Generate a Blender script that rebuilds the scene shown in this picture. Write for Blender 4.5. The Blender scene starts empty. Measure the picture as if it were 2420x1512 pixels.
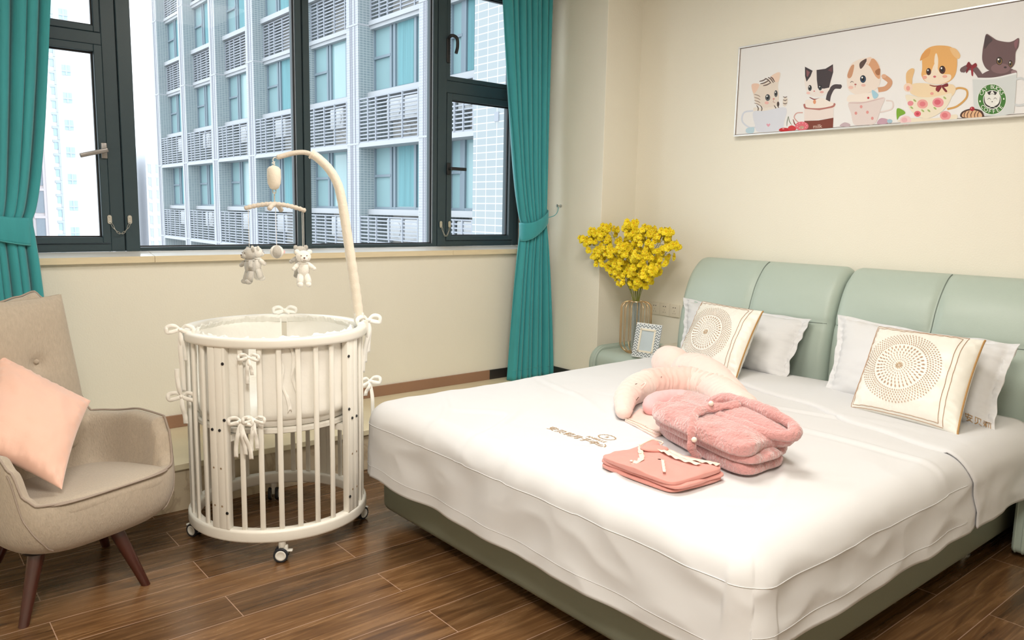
import bpy, bmesh, math, random
from mathutils import Vector, Matrix, noise
random.seed(7)
PI = math.pi
S = bpy.context.scene
COL = S.collection

# ------------------------------------------------------------------ camera
cam_d = bpy.data.cameras.new('camera')
cam = bpy.data.objects.new('camera', cam_d)
COL.objects.link(cam)
cam_d.sensor_fit = 'HORIZONTAL'
cam_d.sensor_width = 36.0
cam_d.lens = 1836.8 / 2420 * 36.0
cam_d.clip_start = 0.05
cam_d.clip_end = 600
# directions of the room's x, y and z axes seen by the camera (right, down, forward)
DX = Vector((0.77010, -0.07287, 0.63374))
DY = Vector((-0.63769, -0.11843, 0.76114))
DX.normalize()
DY = (DY - DX * DY.dot(DX)).normalized()
DZ = DX.cross(DY)
if DZ.y > 0: DZ = -DZ
rot = Matrix(((DX.x, -DX.y, -DX.z), (DY.x, -DY.y, -DY.z), (DZ.x, -DZ.y, -DZ.z)))
cam.matrix_world = Matrix.Translation((0, 0, 1.45)) @ rot.to_4x4()
S.camera = cam
S.view_settings.view_transform = 'Standard'
S.view_settings.look = 'None'
S.view_settings.gamma = 1.0
S.view_settings.use_curve_mapping = False
S.view_settings.exposure = 0.69

# ------------------------------------------------------------------ sky: bright overcast
W = bpy.data.worlds.new('overcast_sky')
S.world = W
W.use_nodes = True
wn = W.node_tree.nodes
wl = W.node_tree.links
bg = wn['Background']
bg.inputs['Color'].default_value = (0.90, 0.96, 1.0, 1)
# haze-white down to well below the horizon, then the darker city ground
_g = wn.new('ShaderNodeTexCoord'); _s = wn.new('ShaderNodeSeparateXYZ'); _r = wn.new('ShaderNodeMapRange'); _m = wn.new('ShaderNodeMix'); _m.data_type = 'RGBA'
wl.new(_g.outputs['Generated'], _s.inputs[0]); wl.new(_s.outputs['Z'], _r.inputs['Value'])
_r.inputs['From Min'].default_value = -0.40; _r.inputs['From Max'].default_value = -0.12
_m.inputs['A'].default_value = (0.22, 0.23, 0.24, 1); _m.inputs['B'].default_value = (0.90, 0.96, 1.0, 1)
wl.new(_r.outputs['Result'], _m.inputs['Factor']); wl.new(_m.outputs['Result'], bg.inputs['Color'])
bg.inputs['Strength'].default_value = 1.85

def area(name, loc, size, power, color, rotx=0.0, sizey=None, rotz=0.0):
    l = bpy.data.lights.new(name, 'AREA')
    l.energy = power
    l.color = color
    l.size = size
    if sizey:
        l.shape = 'RECTANGLE'
        l.size_y = sizey
    o = bpy.data.objects.new(name, l)
    o.location = loc
    o.rotation_euler = (rotx, 0, rotz)
    COL.objects.link(o)
    return o
# two ceiling lamps of the room (their fixtures are built further down)
area('lamp_light', (0.1, 0.3, 3.04), 0.9, 64, (1.0, 0.94, 0.85))
area('lamp_light', (2.1, 2.1, 3.04), 0.9, 20, (1.0, 0.95, 0.88))

# ------------------------------------------------------------------ helpers
MW = {}
def setp(o, label=None, cat=None, group=None, kind=None):
    if label: o['label'] = label
    if cat: o['category'] = cat
    if group: o['group'] = group
    if kind: o['kind'] = kind
    return o
def thing(name, label, cat, loc=(0, 0, 0), rz=0.0, group=None, kind=None):
    o = bpy.data.objects.new(name, None)
    o.empty_display_size = 0.1
    COL.objects.link(o)
    o.location = loc
    o.rotation_euler = (0, 0, rz)
    MW[o.name] = Matrix.Translation(loc) @ Matrix.Rotation(rz, 4, 'Z')
    return setp(o, label, cat, group, kind)

class MB:
    """collects verts and faces of one part"""
    def __init__(s):
        s.v = []; s.f = []; s.m = []
        s.mi = 0
    def add(s, vs, fs):
        b = len(s.v)
        s.v += [Vector(p) for p in vs]
        for f in fs:
            s.f.append([b + i for i in f]); s.m.append(s.mi)
        return s
    def box(s, x0, x1, y0, y1, z0, z1, M=None):
        vs = [Vector((x, y, z)) for z in (z0, z1) for y in (y0, y1) for x in (x0, x1)]
        if M: vs = [M @ p for p in vs]
        return s.add(vs, [(0, 2, 3, 1), (4, 5, 7, 6), (0, 1, 5, 4), (2, 6, 7, 3), (0, 4, 6, 2), (1, 3, 7, 5)])
    def rbox(s, x0, x1, y0, y1, z0, z1, r=0.01, n=3, M=None):
        bm = bmesh.new()
        bmesh.ops.create_cube(bm, size=1.0)
        for p in bm.verts:
            p.co = Vector(((x0 + x1) / 2 + p.co.x * (x1 - x0), (y0 + y1) / 2 + p.co.y * (y1 - y0), (z0 + z1) / 2 + p.co.z * (z1 - z0)))
        bmesh.ops.bevel(bm, geom=bm.edges[:], offset=r, segments=n, profile=0.5, affect='EDGES')
        return s.frombm(bm, M)
    def frombm(s, bm, M=None):
        bm.verts.index_update()
        vs = [(M @ p.co) if M else p.co.copy() for p in bm.verts]
        fs = [[q.index for q in f.verts] for f in bm.faces]
        bm.free()
        return s.add(vs, fs)
    def grid(s, fn, nu, nv, wu=False, wv=False):
        cu = nu if wu else nu + 1
        cv = nv if wv else nv + 1
        vs = [fn(i / nu, j / nv) for j in range(cv) for i in range(cu)]
        fs = []
        for j in range(nv):
            for i in range(nu):
                a = j * cu + i; b = j * cu + (i + 1) % cu
                j2 = (j + 1) % cv
                fs.append((a, b, j2 * cu + (i + 1) % cu, j2 * cu + i))
        return s.add(vs, fs)
    def tube(s, pts, r, n=10, closed=False, cap=True, flat=None):
        pts = [Vector(p) for p in pts]
        N = len(pts)
        rs = r if isinstance(r, (list, tuple)) else [r] * N
        T = []
        for i in range(N):
            a = pts[(i - 1) % N] if closed or i else pts[0]
            b = pts[(i + 1) % N] if closed or i < N - 1 else pts[-1]
            d = b - a
            T.append(d.normalized() if d.length > 1e-9 else Vector((0, 0, 1)))
        up = Vector((0, 0, 1)) if abs(T[0].z) < 0.9 else Vector((1, 0, 0))
        nrm = (up - T[0] * up.dot(T[0])).normalized()
        vs = []
        for i in range(N):
            nrm = (nrm - T[i] * nrm.dot(T[i]))
            nrm.normalize()
            bi = T[i].cross(nrm)
            for k in range(n):
                a = 2 * PI * k / n
                f = flat if flat else 1.0
                vs.append(pts[i] + (nrm * math.cos(a) + bi * math.sin(a) * f) * rs[i])
        fs = []
        for i in range(N if closed else N - 1):
            j = (i + 1) % N
            for k in range(n):
                k2 = (k + 1) % n
                fs.append((i * n + k, i * n + k2, j * n + k2, j * n + k))
        if cap and not closed:
            fs.append(tuple(range(n - 1, -1, -1)))
            fs.append(tuple((N - 1) * n + k for k in range(n)))
        return s.add(vs, fs)
    def lathe(s, prof, n=24, M=None, cap=True):
        vs = []
        for r, z in prof:
            for k in range(n):
                a = 2 * PI * k / n
                p = Vector((r * math.cos(a), r * math.sin(a), z))
                vs.append(M @ p if M else p)
        fs = []
        for i in range(len(prof) - 1):
            for k in range(n):
                k2 = (k + 1) % n
                fs.append((i * n + k, i * n + k2, (i + 1) * n + k2, (i + 1) * n + k))
        if cap:
            fs.append(tuple(range(n - 1, -1, -1)))
            fs.append(tuple((len(prof) - 1) * n + k for k in range(n)))
        return s.add(vs, fs)
    def ell(s, c, r, R=None, nu=20, nv=12):
        c = Vector(c)
        def fn(u, v):
            a = 2 * PI * u; b = PI * (v - 0.5)
            p = Vector((r[0] * math.cos(a) * math.cos(b), r[1] * math.sin(a) * math.cos(b), r[2] * math.sin(b)))
            return c + (R @ p if R else p)
        return s.grid(fn, nu, nv, wu=True)
    def prism(s, poly, h0, h1, M=None):
        n = len(poly)
        vs = [Vector((p[0], p[1], h0)) for p in poly] + [Vector((p[0], p[1], h1)) for p in poly]
        if M: vs = [M @ p for p in vs]
        fs = [tuple(range(n - 1, -1, -1)), tuple(range(n, 2 * n))]
        fs += [(i, (i + 1) % n, n + (i + 1) % n, n + i) for i in range(n)]
        return s.add(vs, fs)
    def text(s, txt, size, fn, align='CENTER'):
        vs, fs = text_geo(txt, size, align)
        return s.add([fn(p) for p in vs], fs)
    def build(s, name, mat, parent=None, world=True, smooth=True, sub=0, solid=0.0, bevel=0.0, angle=40, org=None, merge=False):
        me = bpy.data.meshes.new(name)
        vs = s.v
        root = None
        if parent is not None:
            root = parent
            while root.parent: root = root.parent
            if world:
                Mi = MW[root.name].inverted()
                vs = [Mi @ p for p in vs]
        off = Vector((0, 0, 0))
        if parent is None and org is None and vs:
            lo = [min(p[i] for p in vs) for i in range(3)]; hi = [max(p[i] for p in vs) for i in range(3)]
            org = ((lo[0] + hi[0]) / 2, (lo[1] + hi[1]) / 2, lo[2])
        if parent is None:
            off = Vector(org); vs = [p - off for p in vs]
        me.from_pydata([tuple(p) for p in vs], [], s.f)
        mats = mat if isinstance(mat, (list, tuple)) else [mat]
        for m in mats: me.materials.append(m)
        if len(mats) > 1:
            for p, mi in zip(me.polygons, s.m): p.material_index = mi
        if merge:
            bm = bmesh.new(); bm.from_mesh(me)
            bmesh.ops.remove_doubles(bm, verts=bm.verts[:], dist=1e-5)
            bm.to_mesh(me); bm.free()
        if smooth:
            for p in me.polygons: p.use_smooth = True
            if angle < 180 and sub == 0:
                me.set_sharp_from_angle(angle=math.radians(angle))
        me.update()
        o = bpy.data.objects.new(name, me)
        COL.objects.link(o)
        if parent is not None: o.parent = parent
        else:
            o.location = off
            MW[o.name] = Matrix.Translation(off)
        if bevel:
            b = o.modifiers.new('bevel', 'BEVEL'); b.width = bevel; b.segments = 2; b.limit_method = 'ANGLE'
        if solid:
            b = o.modifiers.new('solid', 'SOLIDIFY'); b.thickness = solid; b.offset = 0
        if sub:
            b = o.modifiers.new('sub', 'SUBSURF'); b.levels = sub; b.render_levels = sub
        return o

_tc = {}
def text_geo(txt, size, align='CENTER'):
    k = (txt, size, align)
    if k in _tc: return _tc[k]
    cu = bpy.data.curves.new('t', 'FONT')
    cu.body = txt; cu.size = size; cu.align_x = align; cu.align_y = 'CENTER'
    cu.resolution_u = 3
    o = bpy.data.objects.new('t', cu)
    COL.objects.link(o)
    bpy.context.view_layer.update()
    dg = bpy.context.evaluated_depsgraph_get()
    me = bpy.data.meshes.new_from_object(o.evaluated_get(dg))
    bm = bmesh.new(); bm.from_mesh(me)
    bmesh.ops.triangulate(bm, faces=bm.faces[:])
    vs = [v.co.copy() for v in bm.verts]
    fs = [[q.index for q in f.verts] for f in bm.faces]
    bm.free()
    bpy.data.objects.remove(o); bpy.data.curves.remove(cu); bpy.data.meshes.remove(me)
    _tc[k] = (vs, fs)
    return _tc[k]

def lerp(a, b, t): return a + (b - a) * t
def sm(a, b, x):
    t = max(0.0, min(1.0, (x - a) / (b - a)))
    return t * t * (3 - 2 * t)
def nz(p, s=1.0, seed=0.0): return noise.noise(Vector((p[0] * s + seed, p[1] * s - seed, p[2] * s + 3.3 * seed)))
def spline(pts, n):
    """Catmull-Rom through pts"""
    P = [Vector(p) for p in pts]
    P = [P[0] * 2 - P[1]] + P + [P[-1] * 2 - P[-2]]
    out = []
    for i in range(1, len(P) - 2):
        for k in range(n):
            t = k / n
            a, b, c, d = P[i - 1], P[i], P[i + 1], P[i + 2]
            out.append(0.5 * ((2 * b) + (c - a) * t + (2 * a - 5 * b + 4 * c - d) * t * t + (3 * b - a - 3 * c + d) * t ** 3))
    out.append(P[-2])
    return out
def interp(tab, x):
    if x <= tab[0][0]: return tab[0][1]
    for (a, b), (c, d) in zip(tab, tab[1:]):
        if x <= c:
            t = (x - a) / (c - a); t = t * t * (3 - 2 * t)
            return b + (d - b) * t
    return tab[-1][1]
def frame(o, x, y):
    """matrix with local x, y axes given"""
    x = Vector(x).normalized(); y = Vector(y); y = (y - x * y.dot(x)).normalized(); z = x.cross(y)
    M = Matrix((x, y, z)).transposed().to_4x4()
    M.translation = Vector(o)
    return M

# ------------------------------------------------------------------ materials
def mat(name, col, rough=0.5, metal=0.0, bump=0.0, bscale=60.0, var=0.0, vscale=6.0, sheen=0.0, spec=0.5, trans=0.0, sss=0.0, coat=0.0, stretch=None):
    m = bpy.data.materials.new(name)
    m.use_nodes = True
    nt = m.node_tree
    b = nt.nodes['Principled BSDF']
    b.inputs['Base Color'].default_value = (*col, 1)
    b.inputs['Roughness'].default_value = rough
    b.inputs['Metallic'].default_value = metal
    b.inputs['Specular IOR Level'].default_value = spec
    b.inputs['Transmission Weight'].default_value = trans
    b.inputs['Sheen Weight'].default_value = sheen
    b.inputs['Coat Weight'].default_value = coat
    if sss:
        b.inputs['Subsurface Weight'].default_value = sss
        b.inputs['Subsurface Radius'].default_value = (0.02, 0.012, 0.008)
    if bump or var:
        tc = nt.nodes.new('ShaderNodeTexCoord')
        src = tc.outputs['Object']
        if stretch:
            mp = nt.nodes.new('ShaderNodeMapping'); mp.inputs['Scale'].default_value = stretch
            nt.links.new(src, mp.inputs['Vector']); src = mp.outputs['Vector']
    if bump:
        n = nt.nodes.new('ShaderNodeTexNoise'); n.inputs['Scale'].default_value = bscale; n.inputs['Detail'].default_value = 3
        nt.links.new(src, n.inputs['Vector'])
        bp = nt.nodes.new('ShaderNodeBump'); bp.inputs['Strength'].default_value = bump; bp.inputs['Distance'].default_value = 0.01
        nt.links.new(n.outputs['Fac'], bp.inputs['Height'])
        nt.links.new(bp.outputs['Normal'], b.inputs['Normal'])
    if var:
        n2 = nt.nodes.new('ShaderNodeTexNoise'); n2.inputs['Scale'].default_value = vscale; n2.inputs['Detail'].default_value = 5
        nt.links.new(src, n2.inputs['Vector'])
        mx = nt.nodes.new('ShaderNodeMix'); mx.data_type = 'RGBA'
        mx.inputs['A'].default_value = (*[c * (1 - var) for c in col], 1)
        mx.inputs['B'].default_value = (*[min(1, c * (1 + var)) for c in col], 1)
        nt.links.new(n2.outputs['Fac'], mx.inputs['Factor'])
        nt.links.new(mx.outputs['Result'], b.inputs['Base Color'])
    return m
class NT:
    """small wrapper to write node maths"""
    def __init__(s, m): s.nt = m.node_tree
    def new(s, t, **k):
        n = s.nt.nodes.new(t)
        for a, v in k.items(): setattr(n, a, v)
        return n
    def lk(s, a, b): s.nt.links.new(a, b)
    def math(s, op, a, b=None, c=None):
        n = s.new('ShaderNodeMath', operation=op)
        for i, x in enumerate((a, b, c)):
            if x is None: continue
            if isinstance(x, (int, float)): n.inputs[i].default_value = x
            else: s.lk(x, n.inputs[i])
        return n.outputs[0]
    def mix(s, f, a, b):
        n = s.new('ShaderNodeMix', data_type='RGBA')
        for k, x in (('Factor', f), ('A', a), ('B', b)):
            if isinstance(x, (int, float)): n.inputs[k].default_value = x
            elif isinstance(x, tuple): n.inputs[k].default_value = (*x, 1)
            else: s.lk(x, n.inputs[k])
        return n.outputs['Result']

def srgb(h):
    h = h.lstrip('#')
    c = [int(h[i:i + 2], 16) / 255 for i in (0, 2, 4)]
    return tuple(x / 12.92 if x <= 0.04045 else ((x + 0.055) / 1.055) ** 2.4 for x in c)

M = {}
M['wall'] = mat('wallpaper_cream', (0.86, 0.82, 0.71), 0.75, bump=0.12, bscale=120, var=0.015, vscale=3)
M['ceil'] = mat('ceiling_paint', (0.85, 0.83, 0.78), 0.8, bump=0.03)
M['metal_dark'] = mat('window_frame_dark', srgb('#36474E'), 0.38, bump=0.03, bscale=200, spec=0.4)
M['gasket'] = mat('window_gasket', (0.015, 0.016, 0.018), 0.5)
M['bead'] = mat('window_bead', (0.55, 0.55, 0.55), 0.35, metal=0.3)
M['handle'] = mat('handle_grey_metal', (0.30, 0.28, 0.27), 0.35, metal=0.7, bump=0.02)
M['steel'] = mat('brushed_steel', (0.62, 0.60, 0.55), 0.32, metal=0.9, bump=0.02)
M['marble'] = mat('marble_cream', (0.80, 0.72, 0.52), 0.22, var=0.10, vscale=5, spec=0.5)
M['marble_w'] = mat('marble_white', (0.86, 0.84, 0.80), 0.16, var=0.04, vscale=6)
M['sill_edge'] = mat('sill_edge_marble', (0.80, 0.68, 0.47), 0.3, var=0.12, vscale=9, stretch=(1, 4, 12))
M['white_paint'] = mat('crib_white_lacquer', (0.86, 0.83, 0.76), 0.32, bump=0.02, bscale=40)
M['white_fab'] = mat('bed_linen_white', (0.69, 0.69, 0.70), 0.8, bump=0.16, bscale=9, sheen=0.1)
M['cream_fab'] = mat('cushion_satin_cream', (0.80, 0.78, 0.71), 0.42, bump=0.18, bscale=22, sheen=0.2)
M['liner'] = mat('crib_liner_cotton', (0.92, 0.90, 0.84), 0.8, bump=0.2, bscale=30, sheen=0.1)
M['gold_thr'] = mat('embroidery_thread', (0.42, 0.25, 0.15), 0.45, bump=0.2, bscale=300)
M['gold_line'] = mat('gold_cord', (0.42, 0.23, 0.07), 0.4, bump=0.2, bscale=300)
M['black'] = mat('black_plastic', (0.012, 0.012, 0.014), 0.4, bump=0.02)
M['rubber'] = mat('castor_rubber', (0.02, 0.022, 0.028), 0.55, bump=0.03)
M['white_pl'] = mat('white_plastic', (0.80, 0.78, 0.72), 0.35, bump=0.01)
M['teal'] = mat('curtain_teal', (0.035, 0.33, 0.365), 0.7, bump=0.1, bscale=160, var=0.16, vscale=26, sheen=0.35, stretch=(1, 1, 0.12))
M['teal_seam'] = mat('curtain_teal_hem', (0.06, 0.38, 0.40), 0.7, sheen=0.3, bump=0.05)
M['sage'] = mat('sage_leather', (0.43, 0.51, 0.45), 0.42, bump=0.07, bscale=260, spec=0.45, var=0.03, vscale=4)
M['sage_seam'] = mat('sage_leather_stitch', (0.17, 0.21, 0.185), 0.6, bump=0.05)
M['bed_side'] = mat('bed_frame_sage_shaded', (0.23, 0.245, 0.185), 0.5, bump=0.06, bscale=260)  # the headboard's sage leather toned down to olive, shade put into the colour
M['linen'] = mat('chair_linen', (0.47, 0.395, 0.31), 0.85, bump=0.3, bscale=220, var=0.16, vscale=120, sheen=0.25, stretch=(1, 1, 0.35))
M['linen_pipe'] = mat('chair_piping', (0.37, 0.30, 0.25), 0.8, bump=0.2, bscale=200)
M['wood_dark'] = mat('chair_leg_walnut', (0.055, 0.013, 0.008), 0.3, var=0.35, vscale=12, stretch=(4, 4, 0.5), coat=0.3)
M['pink_vel'] = mat('pink_velvet', (0.85, 0.53, 0.42), 0.75, sheen=0.6, bump=0.08, bscale=60, var=0.04, vscale=4)
M['plush'] = mat('plush_pink', (0.60, 0.29, 0.28), 0.95, sheen=0.9, bump=0.9, bscale=95, var=0.12, vscale=60)
M['pj'] = mat('pajama_pink', (0.68, 0.30, 0.26), 0.7, bump=0.15, bscale=20, sheen=0.2)
M['pj_trim'] = mat('pajama_trim', (0.85, 0.68, 0.58), 0.7, bump=0.2, bscale=90)
M['peach'] = mat('peach_cotton', (0.84, 0.55, 0.49), 0.75, bump=0.5, bscale=16, sheen=0.3, var=0.06, vscale=5, stretch=(2.0, 0.6, 1))
M['peach_pale'] = mat('peach_pale_cotton', (0.84, 0.64, 0.58), 0.75, bump=0.45, bscale=18, sheen=0.3, var=0.05, vscale=5)
M['peach_pink'] = mat('peach_pink_cotton', (0.84, 0.46, 0.47), 0.75, bump=0.4, bscale=18, sheen=0.3, var=0.05)
M['mobile_fab'] = mat('mobile_cotton', (0.80, 0.72, 0.60), 0.85, bump=0.2, bscale=120, sheen=0.3)
M['mobile_wrap'] = mat('mobile_wrap', (0.68, 0.60, 0.51), 0.85, bump=0.3, bscale=160)
M['toy_grey'] = mat('plush_grey', (0.50, 0.47, 0.42), 0.9, bump=0.3, bscale=200, sheen=0.5)
M['toy_white'] = mat('plush_white', (0.88, 0.84, 0.77), 0.9, bump=0.3, bscale=200, sheen=0.5)
M['toy_brown'] = mat('thread_brown', (0.12, 0.06, 0.04), 0.6, bump=0.1)
M['gold'] = mat('brushed_gold', (0.80, 0.55, 0.30), 0.28, metal=0.95, bump=0.01)
M['yellow'] = mat('orchid_yellow', (0.95, 0.74, 0.004), 0.55, var=0.10, vscale=30, sheen=0.2)
M['yellow2'] = mat('orchid_lip_orange', (0.90, 0.50, 0.003), 0.55, var=0.1, vscale=20)
M['stem'] = mat('orchid_stem', (0.22, 0.24, 0.035), 0.5, var=0.15, vscale=20)
M['socket'] = mat('socket_cream', (0.78, 0.72, 0.60), 0.35, bump=0.01)
M['basebrown'] = mat('baseboard_brown', (0.33, 0.185, 0.115), 0.35, var=0.10, vscale=5)
M['basedark'] = mat('baseboard_dark', (0.035, 0.03, 0.028), 0.3, var=0.1)
M['silver'] = mat('frame_silver', (0.78, 0.76, 0.73), 0.3, metal=0.5, bump=0.01)
M['lamp_glass'] = mat('lamp_diffuser', (0.9, 0.9, 0.88), 0.4)
_b = M['lamp_glass'].node_tree.nodes['Principled BSDF']
_b.inputs['Emission Color'].default_value = (1, 0.93, 0.82, 1)
_b.inputs['Emission Strength'].default_value = 4.0

def glass_mat(name, tint=(1, 1, 1), refl=0.06):
    m = bpy.data.materials.new(name); m.use_nodes = True
    k = NT(m); nt = m.node_tree
    nt.nodes.remove(nt.nodes['Principled BSDF'])
    out = nt.nodes['Material Output']
    tr = k.new('ShaderNodeBsdfTransparent'); tr.inputs['Color'].default_value = (*tint, 1)
    gl = k.new('ShaderNodeBsdfGlossy'); gl.inputs['Roughness'].default_value = 0.02
    lw = k.new('ShaderNodeLayerWeight'); lw.inputs['Blend'].default_value = 0.12
    f = k.math('MULTIPLY', lw.outputs['Fresnel'], 0.8)
    mx = k.new('ShaderNodeMixShader')
    k.lk(f, mx.inputs[0]); k.lk(tr.outputs[0], mx.inputs[1]); k.lk(gl.outputs[0], mx.inputs[2])
    k.lk(mx.outputs[0], out.inputs['Surface'])
    return m
M['glass'] = glass_mat('window_glass', (0.97, 0.99, 1.0))

def floor_mat():
    m = bpy.data.materials.new('floor_wood_tiles'); m.use_nodes = True
    k = NT(m); b = m.node_tree.nodes['Principled BSDF']
    tc = k.new('ShaderNodeTexCoord'); sp = k.new('ShaderNodeSeparateXYZ')
    k.lk(tc.outputs['Object'], sp.inputs[0])
    X, Y = sp.outputs['X'], sp.outputs['Y']
    yy = k.math('DIVIDE', k.math('SUBTRACT', Y, 3.34 - 0.1845 * 60), 0.1845)
    row = k.math('FLOOR', yy)
    fy = k.math('FRACT', yy)
    par = k.math('MODULO', row, 2.0)
    xx = k.math('DIVIDE', k.math('ADD', k.math('SUBTRACT', X, 0.945 - 1.09 * 20), k.math('MULTIPLY', par, 0.545)), 1.09)
    col = k.math('FLOOR', xx); fx = k.math('FRACT', xx)
    # grout mask
    ey = k.math('MULTIPLY', k.math('MINIMUM', fy, k.math('SUBTRACT', 1.0, fy)), 0.1845)
    ex = k.math('MULTIPLY', k.math('MINIMUM', fx, k.math('SUBTRACT', 1.0, fx)), 1.09)
    e = k.math('MINIMUM', ex, ey)
    g = k.math('LESS_THAN', e, 0.0016)
    cmb = k.new('ShaderNodeCombineXYZ'); k.lk(row, cmb.inputs[0]); k.lk(col, cmb.inputs[1])
    wnz = k.new('ShaderNodeTexWhiteNoise'); k.lk(cmb.outputs[0], wnz.inputs['Vector'])
    # grain: stretched noise with plank offset
    c2 = k.new('ShaderNodeCombineXYZ')
    k.lk(k.math('ADD', k.math('MULTIPLY', X, 1.6), k.math('MULTIPLY', wnz.outputs['Value'], 37.0)), c2.inputs[0])
    k.lk(k.math('MULTIPLY', Y, 20.0), c2.inputs[1])
    k.lk(k.math('MULTIPLY', wnz.outputs['Value'], 11.0), c2.inputs[2])
    n1 = k.new('ShaderNodeTexNoise'); n1.inputs['Scale'].default_value = 1.6; n1.inputs['Detail'].default_value = 6; n1.inputs['Distortion'].default_value = 1.2
    k.lk(c2.outputs[0], n1.inputs['Vector'])
    c3 = k.new('ShaderNodeCombineXYZ')
    k.lk(k.math('MULTIPLY', X, 6.0), c3.inputs[0]); k.lk(k.math('MULTIPLY', Y, 160.0), c3.inputs[1]); k.lk(wnz.outputs['Value'], c3.inputs[2])
    n2 = k.new('ShaderNodeTexNoise'); n2.inputs['Scale'].default_value = 1.0; n2.inputs['Detail'].default_value = 3
    k.lk(c3.outputs[0], n2.inputs['Vector'])
    rp = k.new('ShaderNodeValToRGB')
    k.lk(n1.outputs['Fac'], rp.inputs[0])
    cr = rp.color_ramp
    cr.elements[0].position = 0.28; cr.elements[0].color = (0.066, 0.030, 0.012, 1)
    cr.elements[1].position = 0.72; cr.elements[1].color = (0.215, 0.115, 0.050, 1)
    el = cr.elements.new(0.5); el.color = (0.135, 0.066, 0.026, 1)
    fine = k.math('MULTIPLY_ADD', n2.outputs['Fac'], 0.5, 0.75)
    plank = k.math('MULTIPLY_ADD', wnz.outputs['Value'], 0.45, 0.78)
    vm = k.new('ShaderNodeVectorMath', operation='SCALE'); k.lk(rp.outputs['Color'], vm.inputs[0]); k.lk(k.math('MULTIPLY', fine, plank), vm.inputs['Scale'])
    base = k.mix(g, vm.outputs[0], (0.42, 0.27, 0.19))
    k.lk(base, b.inputs['Base Color'])
    rgh = k.math('MULTIPLY_ADD', n1.outputs['Fac'], 0.12, 0.20)
    k.lk(rgh, b.inputs['Roughness'])
    b.inputs['Specular IOR Level'].default_value = 0.5
    bp = k.new('ShaderNodeBump'); bp.inputs['Strength'].default_value = 0.25; bp.inputs['Distance'].default_value = 0.003
    h = k.math('SUBTRACT', k.math('MULTIPLY', n2.outputs['Fac'], 0.25), g)
    k.lk(h, bp.inputs['Height']); k.lk(bp.outputs['Normal'], b.inputs['Normal'])
    return m
M['floor'] = floor_mat()
def brick_mat(name, c1, c2, mort, bw, rh, ms, axes='YZ', rough=0.5):
    m = bpy.data.materials.new(name); m.use_nodes = True
    k = NT(m); b = m.node_tree.nodes['Principled BSDF']
    tc = k.new('ShaderNodeTexCoord'); sp = k.new('ShaderNodeSeparateXYZ'); cb = k.new('ShaderNodeCombineXYZ')
    k.lk(tc.outputs['Object'], sp.inputs[0])
    if axes == 'XYZ': k.lk(k.math('ADD', sp.outputs['X'], sp.outputs['Y']), cb.inputs[0])
    else: k.lk(sp.outputs[axes[0]], cb.inputs[0])
    k.lk(sp.outputs['Z'], cb.inputs[1])
    t = k.new('ShaderNodeTexBrick'); k.lk(cb.outputs[0], t.inputs['Vector'])
    t.offset = 0.0
    for nme, v in (('Color1', c1), ('Color2', c2), ('Mortar', mort)): t.inputs[nme].default_value = (*v, 1)
    t.inputs['Scale'].default_value = 1.0; t.inputs['Brick Width'].default_value = bw; t.inputs['Row Height'].default_value = rh
    t.inputs['Mortar Size'].default_value = ms; t.inputs['Mortar Smooth'].default_value = 0.1
    k.lk(t.outputs['Color'], b.inputs['Base Color'])
    b.inputs['Roughness'].default_value = rough
    return m
# ================================================================== SETTING
CEIL = 3.15
WX0, WX1, WY0, WY1 = -1.7, 4.285, -2.3, 4.385
def struct(name, mb, m, **k):
    o = mb.build(name, m, **k)
    o['kind'] = 'structure'
    return o
mb = MB().box(WX0, WX1 + .15, WY0, 4.6, -0.12, 0.0)
o = mb.build('floor', M['floor'], smooth=False, org=(0, 0, 0)); o['kind'] = 'structure'
struct('ceiling', MB().box(WX0 - .12, WX1 + .15, WY0 - .12, 4.62, CEIL, CEIL + .12), M['ceil'], smooth=False)
struct('wall_left', MB().box(WX0 - .12, WX0, WY0 - .12, 4.6, 0, CEIL), M['wall'], smooth=False)
struct('wall_front', MB().box(WX0, WX1 + .12, WY0 - .12, WY0, 0, CEIL), M['wall'], smooth=False)
struct('wall_right', MB().box(WX1, WX1 + .15, WY0, 3.79, 0, CEIL), M['wall'], smooth=False)
# window wall: parapet, lintel, left pier, right pier joined to the column
ZS, ZH = 1.15, 3.0          # sill underside, window head
WA, WB = -1.15, 3.80         # window opening in x
mb = MB()
mb.box(WX0, 3.945, WY1, 4.60, 0, ZS)
mb.box(WX0, 3.945, WY1, 4.60, ZH, CEIL)
mb.box(WX0, WA, WY1, 4.60, ZS, ZH)
mb.box(WB, 3.945, WY1, 4.60, ZS, ZH)
struct('wall_back', mb, M['wall'], smooth=False)
struct('wall_column', MB().box(3.94, WX1 + .15, 3.789, 4.60, 0, CEIL), M['wall'], smooth=False, bevel=0.004)
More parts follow.
